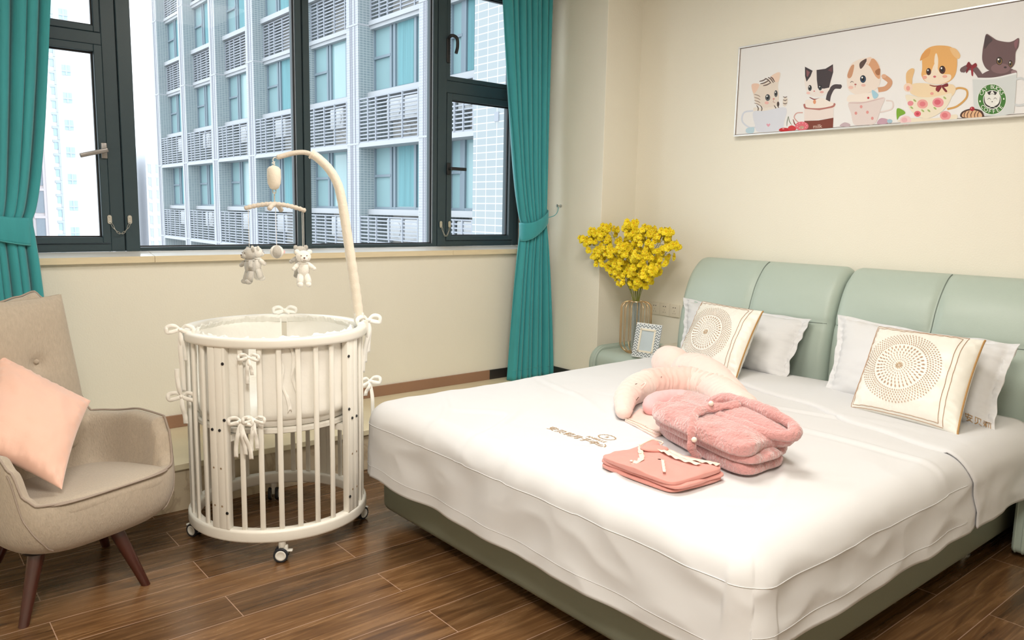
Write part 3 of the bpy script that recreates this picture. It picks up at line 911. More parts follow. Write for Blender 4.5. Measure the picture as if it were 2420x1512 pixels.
def duvet_pt(fx, fy, off=0.0):
    """fx: metres of cloth along x from the foot edge of the top (negative = hanging), fy: metres beyond the side (sign) else position"""
    df = max(0.0, -fx)
    y = fy
    ds = 0.0; sgn = 0
    if fy < 0: ds = -fy; sgn = -1; y = 0
    Ly = DY1 - DY0
    if fy > Ly: ds = fy - Ly; sgn = 1; y = Ly
    tx = DX0 + max(0.0, fx); ty = DY0 + y
    d = max(df, ds)
    if d <= 0: return Vector((tx, ty, top_z(tx, ty) + off))
    L = math.hypot(df, ds)
    dr = Vector((-df / L, sgn * ds / L, 0))
    q = RD * PI / 2
    per = tx * 1.0 * (1 if ds > 0 else 0) + ty * (1 if df > 0 else 0) + (0.12 * math.atan2(ds, df + 1e-6) if df > 0 and ds > 0 else 0)
    if d < q:
        a = d / RD
        h = RD * math.sin(a); dz = RD * (1 - math.cos(a))
    else:
        h = RD + .05 * (d - q); dz = RD + (d - q)
    k = sm(.08, .42, d)
    sg = 5 if ds > df else 0
    tight = .25 if (sgn == 1 and df > 0) or (sgn == 1 and tx < 2.0) else 1.0
    wv = .007 * math.sin(per * 7.0 + 2.2 * nz((per, 0, sg), 1.6, 4)) + .004 * math.sin(per * 19 + 3 * nz((per, 2, sg), 2.1, 6)) + .020 * nz((per, d * 1.3, sg), 2.4, 9)
    rid = .009 * (1 - abs(nz((per * 1.0, d * 2.0, 7 + sg), 4.2, 3)) * 3) * sm(.02, .2, d)
    h += (wv * k + rid * .6) * tight - .006
    z = top_z(tx, ty) * (1 - min(1, d / .4)) + DZ0 * min(1, d / .4) - dz
    z += .008 * nz((per, 0, 3 + sg), 2.4, 8) * sm(.2, .45, d)
    return Vector((tx, ty, 0)) + dr * (h + off) + Vector((0, 0, z + off * max(0, 1 - d / .1)))
duv = thing('duvet', 'smooth white duvet hanging over the foot and sides of the bed', 'duvet', (2.7, 2.1, .2))
def axis_vals(L, hang0, hang1, n, nh):
    v = [-hang0 + hang0 * i / nh for i in range(nh)] if hang0 else []
    v += [L * i / n for i in range(n + 1)]
    if hang1: v += [L + hang1 * (i + 1) / nh for i in range(nh)]
    return v
HF, HSD = .385, .335       # hanging cloth at the foot and at the sides
def sheet(xs, ys, off, hx=None):
    mb = MB()
    vs = []
    Ly = DY1 - DY0
    for x in xs:
        for y in ys:
            vs.append(duvet_pt(x, y, off))
    ny = len(ys)
    fs = [(i * ny + j, i * ny + j + 1, (i + 1) * ny + j + 1, (i + 1) * ny + j) for i in range(len(xs) - 1) for j in range(ny - 1)]
    return mb.add(vs, fs)
xs = axis_vals(DX1 - DX0, HF, 0, 190, 40)
ys = axis_vals(DY1 - DY0, HSD, HSD, 190, 34)
cover = sheet(xs, ys, 0.0).build('duvet_cover', M['white_fab'], duv, solid=.010, angle=180)
# piped seams near the edge of the top and above the hem
Ly = DY1 - DY0
pm = MB()
for d, r in ((.150, .0013), (HF - .050, .0009)):
    ds = min(d, HSD - .05) if d > .3 else d
    line = [duvet_pt(x, -ds, .006) for x in [1.25 - .02 * i for i in range(63)]]
    line += [duvet_pt(-d * i / 6, -ds, .006) for i in range(1, 6)]
    line += [duvet_pt(-d, -ds * (1 - i / 6), .006) for i in range(0, 6)]
    line += [duvet_pt(-d, y, .006) for y in [Ly * i / 90 for i in range(91)]]
    line += [duvet_pt(-d, Ly + ds * i / 6, .006) for i in range(1, 7)] + [duvet_pt(-d * (1 - i / 6), Ly + ds, .006) for i in range(1, 6)]
    line += [duvet_pt(x, Ly + ds, .006) for x in [.02 * i for i in range(70)]]
    pm.tube(line, r, 6)
pm.build('piping', M['white_fab'], cover, angle=180)
# folded back band at the head end
def bandx(y):
    return interp([(-.4, 1.36), (0, 1.26), (.35, 1.34), (.75, 1.50), (1.3, 1.62), (1.9, 1.80)], y)
ys2 = axis_vals(Ly, HSD, 0, 110, 30)
vs = []
nb = 26
for i in range(nb + 1):
    for y in ys2:
        x0 = bandx(y)
        tip = HSD
        yy = y
        p = duvet_pt(lerp(x0, DX1 - DX0, i / nb), yy, .013 + .004 * math.sin(PI * i / nb))
        if i == 0: p.z -= .010 * (1 if y >= 0 else 0)
        vs.append(p)
ny = len(ys2)
fs = [(i * ny + j, i * ny + j + 1, (i + 1) * ny + j + 1, (i + 1) * ny + j) for i in range(nb) for j in range(ny - 1)]
MB().add(vs, fs).build('folded_back_band', M['white_fab'], duv, solid=.006, angle=180)
# embroidered emblem and lettering on the duvet
def embroid(p, ox=2.105, oy=2.095):
    # text x runs towards -y, text y towards +x
    x = ox + p.y * .74; y = oy - p.x * .74
    return Vector((x, y, top_z(x, y) + .0068))
eb = MB()
eb.text('安贝莉月子中心', .062, lambda p: embroid(p + Vector((0, -.030, 0)) if True else p))
eb.text('ANBELLE', .034, lambda p: embroid(p + Vector((.09, .028, 0))))
for k in range(28):      # wreath emblem
    a = 2 * PI * k / 28
    c = Vector((.10 + .052 * math.cos(a), .098 + .036 * math.sin(a), 0))
    d = Vector((-math.sin(a) * .010, math.cos(a) * .008, 0)) + Vector((math.cos(a), math.sin(a), 0)) * .004 * (1 if k % 2 else -1)
    s_ = Vector((-d.y, d.x, 0)) * .28
    eb.add([embroid(c - d), embroid(c + s_), embroid(c + d), embroid(c - s_)], [(0, 1, 2, 3)])
eb.text('R', .036, lambda p: embroid(p + Vector((.10, .098, 0))))
eb.build('embroidery', M['gold_line'], duv, smooth=False)

# ================================================================== CUSHIONS AND PILLOWS
def cush_fn(BL, BR, TR, TL, th, p=2.6, q=.5, bow=.03, flange=0.0, wr=.004, seed=0, ears=.0, ruffle=0.0):
    BL, BR, TR, TL = map(Vector, (BL, BR, TR, TL))
    n = (BR - BL).cross(TL - BL).normalized()
    def fn(u, v, side, off=0.0):
        a = 2 * u - 1; b = 2 * v - 1
        # edges bow inwards between the corners
        uu = u + bow * (1 - b * b) * (-a) * abs(a) ** 1.5
        vv = v + bow * (1 - a * a) * (-b) * abs(b) ** 1.5
        P = BL * (1 - uu) * (1 - vv) + BR * uu * (1 - vv) + TR * uu * vv + TL * (1 - uu) * vv
        f = flange
        a2 = min(1, abs(a) / (1 - f)); b2 = min(1, abs(b) / (1 - f))
        t = th / 2 * (max(0, 1 - a2 ** p) ** q) * (max(0, 1 - b2 ** p) ** q)
        e = max(abs(a), abs(b))
        w = wr * nz((a * 2.2, b * 2.2, side * .7), 1.3, seed) * 2 + wr * .8 * nz((a * 5, b * 5, side), 1.5, seed + 3)
        # gathers near the seams
        w += wr * .9 * math.sin((a if abs(b) > abs(a) else b) * 34 + 2 * nz((a, b, 0), 3, seed)) * sm(.72, .93, e) * (1 - sm(.96, 1, e))
        if f:
            w += ruffle * 2.2 * nz((a * 3, b * 3, 1), 1.3, seed) * sm(1 - f, 1, e)
            tt = t + (w * (1 if t > 0.002 else 0)) 
            d = side * (t + .002) + w * (1 if e > 1 - f else side)
        else:
            d = side * (t + w * (1 - sm(.9, 1, e)))
        return P + n * (d + (off * 1.5) * side)
    return fn, n
def cushion(name, m, fn, parent=None, n=44, sides=None, angle=180, **k):
    mb = MB()
    N = n + 1
    idx = {}
    vs = []
    def vid(i, j, s):
        bd = i in (0, n) or j in (0, n)
        key = (i, j, 0 if bd else s)
        if key not in idx:
            u, v = i / n, j / n
            # denser samples near the border
            u = .5 - .5 * math.cos(PI * u) if not k.get('lin') else u
            v = .5 - .5 * math.cos(PI * v) if not k.get('lin') else v
            if bd: p = (fn(u, v, 1) + fn(u, v, -1)) / 2
            else: p = fn(u, v, s)
            idx[key] = len(vs); vs.append(p)
        return idx[key]
    fs = []
    for s in (1, -1):
        for j in range(n):
            for i in range(n):
                q = (vid(i, j, s), vid(i + 1, j, s), vid(i + 1, j + 1, s), vid(i, j + 1, s))
                fs.append(q if s == 1 else q[::-1])
    mb.add(vs, fs)
    return mb.build(name, m, parent, angle=angle)
# white pillows
pl = thing('pillow', 'plain white pillow with wavy flange, behind the left patterned cushion', 'pillow', (3.8, 2.6, .59), group='white bed pillows')
f_, _n = cush_fn((3.83, 2.975, .585), (3.69, 2.165, .585), (3.955, 2.185, .90), (4.0, 3.10, .93), .17, flange=.09, wr=.006, seed=2, bow=.03, ruffle=.010)
cushion('pillowcase', M['white_fab'], f_, pl, n=56)
pr = thing('pillow', 'plain white pillow with wavy flange and gold lettering, behind the right patterned cushion', 'pillow', (3.65, 1.5, .59), group='white bed pillows')
f_, _n = cush_fn((3.62, 1.915, .585), (3.50, 1.105, .585), (3.79, 1.135, .93), (3.86, 1.995, .955), .17, flange=.09, wr=.006, seed=8, bow=.03, ruffle=.010)
cushion('pillowcase', M['white_fab'], f_, pr, n=56)
tm = MB()
tm.text('安贝莉', .036, lambda p: f_(.922 + p.x / .82, .075 + p.y / .45 - .02 * p.x / .1, 1, .0035))
tm.build('embroidered_name', M['gold_line'], pr, smooth=False)
# patterned cushions
def pattern(t, f_, W_):
    sc = 1.0 / W_
    cu, cv = .42, .50
    mb = MB(); mb.mi = 0
    def dash(r, a, L, w, mi=0):
        mb.mi = mi
        ca, sa = math.cos(a), math.sin(a)
        P = []
        for (dr, dt) in ((-L / 2, 0), (-L * .15, w / 2), (L * .2, w / 2), (L / 2, 0), (L * .2, -w / 2), (-L * .15, -w / 2)):
            x = (r + dr) * ca - dt * sa; y = (r + dr) * sa + dt * ca
            P.append(f_(cu + x * sc, cv + y * sc * W_ / .46, 1, .0022))
        mb.add(P, [(0, 1, 2, 3, 4, 5)])
    for k in range(12): dash(.012, 2 * PI * k / 12, .020, .0028, 1)
    for i, (r, n, L, w) in enumerate(((.030, 20, .009, .0026), (.042, 24, .010, .0028), (.055, 28, .011, .003), (.069, 30, .013, .0034), (.085, 33, .015, .0040), (.102, 36, .017, .0052))):
        for k in range(n): dash(r, 2 * PI * (k + .5 * (i % 2)) / n, L, w)
    for i in range(6):
        r = .122 + .0108 * i; n = 76
        for k in range(n): dash(r, 2 * PI * (k + .5 * (i % 2)) / n, .0088, .0040)
    mb.build('embroidered_sunburst', [M['gold_thr'], M['gold_line']], t, smooth=False)
    def strip(pts, w, m):
        q = MB()
        P = []
        for (a, b), (c, d) in zip(pts, pts[1:]):
            for k in range(24): P.append((lerp(a, c, k / 24), lerp(b, d, k / 24)))
        P.append(pts[-1])
        q.tube([f_(a, b, 1, .0012) for a, b in P], w, 6)
        return q
    s1 = strip([(.845, .035), (.845, .955), (.035, .955), (.035, .035), (.845, .035)], .0012, None)
    s1b = strip([(.885, .02), (.885, .985), (.015, .985), (.015, .012), (.885, .012)], .0012, None)
    q = MB(); q.add(s1.v, s1.f); q.add(s1b.v, s1b.f)
    q.build('border_stitching', M['gold_thr'], t)
    P = [f_(.998, k / 40, 1, .0) for k in range(41)]
    MB().tube(P, .0042, 8).build('side_cord', M['gold_line'], t)
c1 = thing('patterned_cushion', 'cream cushion with gold sunburst embroidery on the left pillow, half hidden by the peach pillow', 'cushion', (3.45, 2.5, .6), group='sunburst cushions')
f1, _n = cush_fn((3.50, 2.745, .60), (3.40, 2.275, .60), (3.66, 2.305, .952), (3.76, 2.77, .955), .14, wr=.0035, seed=4, bow=.022)
cushion('cushion_cover', M['cream_fab'], f1, c1, n=56)
pattern(c1, f1, .475)
c2 = thing('patterned_cushion', 'cream cushion with gold sunburst embroidery leaning on the right pillow', 'cushion', (3.35, 1.4, .6), group='sunburst cushions')
f2, _n = cush_fn((3.375, 1.655, .60), (3.31, 1.175, .60), (3.575, 1.200, .957), (3.65, 1.685, .95), .15, wr=.0035, seed=14, bow=.022)
cushion('cushion_cover', M['cream_fab'], f2, c2, n=56)
pattern(c2, f2, .48)
# ================================================================== CRIB
CX, CY, CR_ = 1.375, 3.283, .390
crib = thing('baby_crib', 'round white slatted baby crib on castors between the armchair and the bed', 'crib', (CX, CY, 0))
def cpt(r, a, z): return Vector((CX + r * math.cos(a), CY + r * math.sin(a), z))
def ring(r0, r1, z0, z1, n=72, rr=.012):
    """closed ring with rounded rectangular section"""
    prof = []
    for (sx, sz, a0) in ((1, 1, 0), (-1, 1, 90), (-1, -1, 180), (1, -1, 270)):
        for k in range(5):
            a = math.radians(a0 + 90 * k / 4)
            prof.append(((r0 + r1) / 2 + sx * ((r1 - r0) / 2 - rr) + rr * math.cos(a), (z0 + z1) / 2 + sz * ((z1 - z0) / 2 - rr) + rr * math.sin(a)))
    m = len(prof)
    return MB().grid(lambda u, v: cpt(prof[int(round(v * m)) % m][0], 2 * PI * u, prof[int(round(v * m)) % m][1]), n, m, wu=True, wv=True)
ring(.352, CR_ + .004, .893, .935).build('top_rail', M['white_paint'], crib, angle=180)
ring(.340, CR_ - .002, .086, .140).build('base_rail', M['white_paint'], crib, angle=180)
D2R = PI / 180
post_pairs = (-151.5, -57.5, 28.5, 122.5)
def board(a, w, th, z0, z1, r, rr=.004):
    c = cpt(r, a, 0)
    Mx = Matrix.Translation(c) @ Matrix.Rotation(a, 4, 'Z')
    return MB().rbox(-th / 2, th / 2, -w / 2, w / 2, z0, z1, r=rr, n=2, M=Mx)
def disc(mb, a, z, r, rad, dep=.004, off_w=0):
    c = cpt(rad, a, z) + Vector((-math.sin(a), math.cos(a), 0)) * off_w
    Mx = Matrix.Translation(c) @ Matrix.Rotation(a, 4, 'Z') @ Matrix.Rotation(PI / 2, 4, 'Y')
    mb.lathe([(r * .2, dep), (r * .9, dep), (r, dep * .6), (r, 0)], 12, Mx)
M['bolt_hole'] = mat('open_drill_hole', (0.30, 0.22, 0.14), .7, bump=.02)
for pa in post_pairs:
    for sgn in (-1, 1):
        a = (pa + sgn * 2.75) * D2R
        b = board(a, .0355, .026, .138, .895, .372).build('post', M['white_paint'], crib, angle=40)
        q = MB(); h = MB()
        for z in (.555,): disc(q, a, z, .006, .3852)
        for z in (.395, .235): disc(h, a, z, .0045, .3852, .0012)
        q.build('bolt_cap', M['black'], b, angle=30)
        h.build('drill_hole', M['bolt_hole'], b, angle=30)
    # narrow side board with black caps facing along the rail
    a = (pa + (6.5 if pa in (-151.5, 28.5) else -6.5)) * D2R
    b = board(a, .016, .030, .138, .895, .372).build('post', M['white_paint'], crib, angle=40)
    q = MB()
    for z in (.83, .60, .21): disc(q, a, z, .0065, .3875, .003)
    q.build('bolt_cap', M['black'], b, angle=30)
for i in range(4):
    base = post_pairs[i]
    for k in range(6):
        a = base + 15.6 + 11.6 * k + (1.0 if i % 2 == 0 else 0)
        if k == 5 and i % 2 == 1: pass
        board(a * D2R, .022, .014, .136, .897, .370, .006).build('slat', M['white_paint'], crib, angle=60)
# mattress board with brackets
mb = MB().lathe([(.001, .532), (.33, .532), (.338, .536), (.338, .552), (.33, .556), (.001, .556)], 64, Matrix.Translation((CX, CY, 0)), cap=False)
mb.build('mattress_board', M['white_paint'], crib)
for pa in post_pairs:
    a = pa * D2R
    MB().box(-.035, .03, -.05, .05, .505, .532, Matrix.Translation(cpt(.325, a, 0)) @ Matrix.Rotation(a, 4, 'Z')).build('bracket', M['white_paint'], crib, smooth=False)
# castors
for a, heading in ((-112, -32), (158.5, 115), (72, 60), (-21.5, 20)):
    c = cpt(.366, a * D2R, 0)
    h = heading * D2R
    Mx = Matrix.Translation((c.x, c.y, 0)) @ Matrix.Rotation(h, 4, 'Z')
    st = MB().rbox(-.014, .024, -.009, .009, .026, .068, r=.005, M=Mx)
    st.lathe([(.014, .060), (.016, .064), (.016, .086)], 16, Mx)
    st.rbox(.018, .042, -.010, .010, .040, .048, r=.003, M=Mx)
    cst = st.build('castor', M['white_pl'], crib)
    wz = .030
    tire = MB(); hub = MB()
    for s in (-1, 1):
        Mw = Mx @ Matrix.Translation((-.004, s * .017, wz)) @ Matrix.Rotation(s * PI / 2, 4, 'X')
        tire.lathe([(.022, -.007), (.028, -.007), (.0300, -.004), (.0300, .003), (.027, .007), (.0225, .007), (.0225, -.007)], 28, Mw, cap=False)
        Mw2 = Mx @ Matrix.Translation((-.004, s * .017, wz)) @ Matrix.Rotation(-s * PI / 2, 4, 'X')
        hub.lathe([(.0228, -.006), (.0228, .005), (.021, .0075), (.016, .008), (.014, .0065), (.003, .0065), (.001, .0065)], 24, Mw2)
    tire.build('tyre', M['rubber'], cst, angle=50)
    hub.build('wheel_hub', M['white_pl'], cst, angle=50)
# mattress
cm = thing('crib_mattress', 'thin round cream mattress inside the white crib', 'mattress', (CX, CY, .556))
MB().lathe([(.001, .556), (.315, .556), (.332, .566), (.336, .60), (.330, .628), (.30, .64), (.001, .645)], 64, Matrix.Translation((CX, CY, 0)), cap=False).build('mattress_cover', M['liner'], cm, angle=60)
# padded liner of four panels with ruffled top edge and tie bows
ln = thing('crib_liner', 'white padded fabric liner with tied bows inside the round crib', 'crib liner', (CX, CY, .58))
def panel(a0, a1, seed):
    def fn(u, v, side):
        a = lerp(a0, a1, u) * D2R
        z = lerp(.592, .918, v)
        r = .343 - .013 * side * (1 - abs(2 * u - 1) ** 8) * (1 - abs(2 * v - 1) ** 10) ** .5
        r += .004 * nz((a * 2, z * 4, 0), 2.0, seed)
        if v > .9:
            k = (v - .9) / .1
            r += .004 * k * nz((a * 9, 0, 0), 2, seed); z += .004 * k * nz((a * 7, 3, 0), 2, seed)
        return cpt(r, a, z)
    mb = MB()
    mb.grid(lambda u, v: fn(u, v, 1), 60, 26)
    mb.grid(lambda u, v: fn(1 - u, v, -1), 60, 26)
    p_ = mb.build('liner_panel', M['liner'], ln, angle=180)
    # ruffle on the top edge, lapping just inside the rail
    def rf(u, v):
        a = lerp(a0 + 1, a1 - 1, u) * D2R
        w = 1.5 * nz((a * 22, 0, 0), 1, seed) + .3 * math.sin(a * 90)
        return cpt(.338 - .018 * v + .007 * v * w, a, .900 + .030 * v + .014 * v * nz((a * 9, 5, 0), 1.5, seed))
    MB().grid(rf, 240, 4).build('ruffle', M['liner'], p_, solid=.0015, angle=180)
for i, (a0, a1) in enumerate(((-126, -23), (-21, 59), (63, 178), (-178, -131))): panel(a0, a1, 3 + i * 5)
def bow(parent, c, out, s=1.0, tails=((-.03, -.12), (.03, -.10)), seed=1, name='bow'):
    """bow of ribbon at c, facing out"""
    c = Vector(c); out = Vector(out).normalized(); side = out.cross(Vector((0, 0, 1))).normalized(); up = Vector((0, 0, 1))
    mb = MB()
    def ribbon(pts, w):
        P = spline(pts, 6)
        N = len(P)
        vs = []
        for i, p in enumerate(P):
            t = (P[min(i + 1, N - 1)] - P[max(i - 1, 0)]).normalized()
            n_ = t.cross(out)
            if n_.length < .05: n_ = side.copy()
            n_.normalize()
            tw = w * (.55 + .45 * math.sin(PI * min(1, i / (N * .35) if i < N * .35 else 1) * .5))
            vs += [p - n_ * tw, p + out * .002 * math.sin(i), p + n_ * tw]
        fs = []
        for i in range(N - 1):
            for k in range(2): fs.append((i * 3 + k, i * 3 + k + 1, i * 3 + k + 4, i * 3 + k + 3))
        mb.add(vs, fs)
    w = .0065 * s
    for sg in (-1, 1):
        ribbon([c, c + side * sg * .018 * s + up * .012 * s + out * .008, c + side * sg * .040 * s + up * .006 * s + out * .010, c + side * sg * .038 * s - up * .010 * s + out * .012, c + side * sg * .016 * s - up * .006 * s + out * .012, c + out * .006], w)
    for (dx, dz) in tails:
        e = c + side * dx * s + up * dz * s
        m1 = c + side * dx * .35 * s + up * dz * .3 * s + out * .016
        m2 = c + side * dx * .9 * s + up * dz * .7 * s + out * .009
        ribbon([c + out * .004, m1, m2, e + out * .006], w * 1.15)
    mb.ell(c + out * .008, (.0055 * s, .0055 * s, .0055 * s), nu=10, nv=8)
    return mb.build(name, M['liner'], parent, solid=.0018, angle=180)
def rad(a): return Vector((math.cos(a * D2R), math.sin(a * D2R), 0))
bow(ln, cpt(.385, -128.5 * D2R, .862), rad(-128.5), .95, ((-.012, -.075), (.008, -.115)))
bow(ln, cpt(.396, -133.5 * D2R, .605), rad(-133), 1.15, ((-.034, -.135), (-.014, -.120), (.020, -.13)))
bow(ln, cpt(.396, -126.0 * D2R, .612), rad(-126), 1.0, ((-.010, -.12), (.012, -.13)))
bow(ln, cpt(.375, 61 * D2R, .95), Vector((-.39, -.92, .6)), 1.25, ((-.03, -.03), (.05, -.035)))
bow(ln, cpt(.402, 178 * D2R, .943), Vector((-.6, -.8, .3)), 1.3, ((-.012, -.10), (-.004, -.20)))
bow(ln, cpt(.406, 178 * D2R, .665), Vector((-.6, -.8, 0)), 1.3, ((.012, .09), (-.01, -.09)))
bow(ln, cpt(.402, -22 * D2R, .945), Vector((.1, -.9, .3)), 1.5, ((.014, -.13), (.022, -.16), (.002, -.10)))
bow(ln, cpt(.406, -24 * D2R, .665), Vector((.1, -.95, 0)), 1.3, ((.02, -.05), (-.010, -.18)))
# loose ribbons seen through the slats
rb = MB()
for a0, a1, zt, zb in ((-112, -106, .86, .63), (-104, -100, .90, .64)):
    def rfn(u, v):
        a = (lerp(a0, a1, v) + (u - .5) * 2.6 + 1.0 * math.sin(v * 9)) * D2R
        return cpt(.362 + .003 * math.sin(v * 17 + u * 3), a, lerp(zt, zb, v) + .008 * math.sin(v * 11 + u * 5))
    rb.grid(rfn, 4, 30)
rb.build('hanging_ribbon', M['liner'], ln, solid=.0015, angle=180)

# ================================================================== MOBILE
VR = Vector((.922, -.387, 0))
def mp(d, z, back=0): return Vector((CX, CY, z)) + VR * d + Vector((.387, .922, 0)) * back
mob = thing('crib_mobile', 'cream fabric covered mobile arm clamped to the right rail of the crib', 'mobile', tuple(mp(.372, .90)))
arm = spline([mp(.362, .955), mp(.350, 1.06), mp(.336, 1.17), mp(.318, 1.30), mp(.304, 1.40), mp(.290, 1.49), mp(.272, 1.56), mp(.238, 1.62), mp(.192, 1.665), mp(.165, 1.682)], 8)
rs = [lerp(.023, .0185, i / len(arm)) + .0012 * math.sin(i * 1.9) * (1 if i < 22 else .3) for i in range(len(arm))]
a1 = MB().tube(arm, rs, 14).build('arm_sleeve', M['mobile_fab'], mob, angle=180)
MB().tube([arm[-2], arm[-1], arm[-1] + (arm[-1] - arm[-2]).normalized() * .006], [.0225, .0225, .020], 14).build('sleeve_hem', M['mobile_fab'], a1)
MB().tube(spline([mp(.172, 1.678), mp(.135, 1.688), mp(.09, 1.684), mp(.05, 1.672), mp(.018, 1.662)], 8), [.0105] * 32 + [.0075], 12).build('arm_tip', M['mobile_wrap'], mob)
# clamp
Mc = Matrix.Translation(mp(.372, .0)) @ Matrix.Rotation(math.atan2(VR.y, VR.x), 4, 'Z')
mb = MB().rbox(-.032, .012, -.018, .018, .936, .985, r=.008, M=Mc).rbox(.018, .030, -.020, .020, .87, .955, r=.005, M=Mc).rbox(-.02, .026, -.018, .018, .936, .950, r=.004, M=Mc)
mb.build('clamp', M['white_pl'], mob)
# hook, motor case, spring swivel
z0 = 1.662
mb = MB()
hk_pts = [mp(.018 + .010 * math.cos(t) - .006, z0 - .012 + .012 * math.sin(t)) for t in [PI * .2 + k * .35 for k in range(12)]]
mb.tube(hk_pts, .0022, 8)
mb.tube([mp(.004 + .006 * math.cos(k * 1.2), z0 - .018 - .0022 * k, .006 * math.sin(k * 1.2)) for k in range(10)], .0022, 6)
mb.build('hook', M['white_pl'], mob)
MB().lathe([(.004, 1.628), (.020, 1.622), (.0285, 1.612), (.0295, 1.580), (.0275, 1.552), (.019, 1.532), (.011, 1.526), (.002, 1.525)], 22, Matrix.Translation(mp(.005, 0))).build('motor_case', M['mobile_fab'], mob, angle=180)
mb = MB()
mb.tube([mp(.005 + .007 * math.cos(t), 1.518 + .010 * math.sin(t)) for t in [2 * PI * k / 14 for k in range(14)]], .0022, 6, closed=True)
mb.tube([mp(.005, 1.508 + .008 * math.sin(t), .006 * math.cos(t)) for t in [2 * PI * k / 14 for k in range(14)]], .0022, 6, closed=True)
mb.tube([mp(.005, 1.502), mp(.005, 1.462)], .003, 8)
mb.build('swivel_ring', M['steel'], mob)
# crossbar (two arched bars)
Rt = Vector((.387, .922, 0))
for (dv, L, nm) in ((VR, .128, 0), (VR * .25 + Rt * .97, .10, 1)):
    pts = []; rr = []
    for k in range(41):
        t = -1 + 2 * k / 40
        pts.append(mp(.008, 1.464 - .022 * t * t - .006 * max(0, t)) + dv * (L * t))
        rr.append((.0095 + .0018 * math.sin(k * 2.3)) * (1 if 0 < k < 40 else .6))
    MB().tube(pts, rr, 12).build('crossbar', M['mobile_wrap'], mob, angle=180)
# strings
def string(p0, p1):
    MB().tube([p0, p1], .0011, 5).build('string', M['toy_white'], mob)
PL = mp(-.104, 0); PRr = mp(.122, 0)
pBK1 = mp(-.020, 0) + Rt * .092; pBK2 = mp(.03, 0) - Rt * .092
string(PL + Vector((0, 0, 1.444)), PL + Vector((0, 0, 1.27)))
for d in (-.003, .004): string(mp(.122 + d, 1.44), mp(.122 + d * .8, 1.272))
string(mp(.008, 1.45), mp(.010, 1.285))
def bear(name, label, base, z_top, fx, main, muzzle_dir, group, s=1.0, pale=None):
    """hanging plush bear, ~.165 tall; fx = facing yaw"""
    t = thing(name, label, 'plush toy', (base.x, base.y, z_top - .165 * s), fx, group)
    pale = pale or main
    L = lambda: MB()
    # local: faces -y, x right, z up, feet at 0
    zt = .165 * s
    def P(x, y, z): return (x * s, y * s, z * s)
    L().ell(P(0, 0, .078), (.026 * s, .022 * s, .036 * s)).build('body', main, t, world=False)
    hd = L().ell(P(0, -.002, .130), (.032 * s, .027 * s, .027 * s)).ell(P(0, -.024, .122), (.016 * s, .014 * s, .012 * s)).build('head', main, t, world=False, angle=180)
    e = MB(); e.ell(P(0, -.0375, .127), (.0045 * s, .003 * s, .003 * s), nu=10, nv=6)
    for sg in (-1, 1): e.ell(P(sg * .012, -.0275, .136), (.0022 * s, .0018 * s, .0022 * s), nu=8, nv=6)
    e.tube([P(0, -.0383, .124), P(0, -.0378, .119)], .0006, 5)
    e.tube([P(-.006, -.0355, .117), P(-.003, -.0372, .1155), P(0, -.0375, .1165), P(.003, -.0372, .1155), P(.006, -.0355, .117)], .0007, 5)
    e.build('face', M['toy_brown'], hd, world=False)
    for sg in (-1, 1):
        L().ell(P(sg * .026, .004, .150), (.0115 * s, .006 * s, .0115 * s), nu=14, nv=10).build('ear', pale, t, world=False)
        L().tube([P(sg * .020, -.004, .098), P(sg * .032, -.012, .088), P(sg * .042, -.018, .080)], [.010 * s, .0105 * s, .0085 * s], 12).ell(P(sg * .042, -.018, .080), (.0092 * s,) * 3, nu=12, nv=8).build('arm', main, t, world=False, angle=180)
        L().tube([P(sg * .012, -.002, .055), P(sg * .016, -.008, .030), P(sg * .017, -.012, .012)], [.0135 * s, .0145 * s, .014 * s], 14).ell(P(sg * .017, -.016, .012), (.0135 * s, .017 * s, .0125 * s), nu=14, nv=8).build('leg', main, t, world=False, angle=180)
    # collar
    q = MB()
    q.tube([P(.021 * math.cos(a), .018 * math.sin(a), .104) for a in [2 * PI * k / 24 for k in range(24)]], .0035 * s, 8, closed=True)
    q.build('collar', pale, t, world=False)
    return t
yaw_cam = -23 * D2R
bear('plush_bear', 'grey plush bear hanging at the left of the mobile, turned left', PL, 1.282, yaw_cam - 62 * D2R, M['toy_grey'], 0, 'mobile toys', 1.0)
bear('plush_bear', 'white plush bear close behind the left grey bear', mp(-.078, 0) + Rt * .062, 1.284, yaw_cam + 120 * D2R, M['toy_white'], 0, 'mobile toys', .96)
bear('plush_bear', 'white plush bear with brown nose hanging at the right of the mobile, facing the room', PRr, 1.272, yaw_cam + 4 * D2R, M['toy_white'], 0, 'mobile toys', 1.03)
bear('plush_bear', 'grey plush bear close behind the right white bear', mp(.112, 0) + Rt * .062, 1.288, yaw_cam + 200 * D2R, M['toy_grey'], 0, 'mobile toys', .92)
bl = thing('plush_ball', 'round grey and white plush ball hanging in the middle of the mobile', 'plush toy', tuple(mp(.010, 1.228)), 0, 'mobile toys')
cb = mp(.010, 1.257)
for k in range(4):
    def bf(u, v, k=k):
        a = (k + u) * PI / 2 - 1.15; b = PI * (v - .5)
        pin = 1 - .05 * (abs(2 * u - 1) ** 10)
        return cb + Vector((math.cos(a) * math.cos(b), math.sin(a) * math.cos(b), math.sin(b))) * .0292 * pin
    MB().grid(bf, 12, 20).build('ball_panel', M['toy_grey'] if k % 2 else M['toy_white'], bl, angle=180)
# wind tiny tag on the ball
MB().rbox(-.004, .004, -.001, .001, -.006, .006, r=.0008, M=Matrix.Translation(cb + VR * .031)).build('tag', M['peach_pink'], bl)

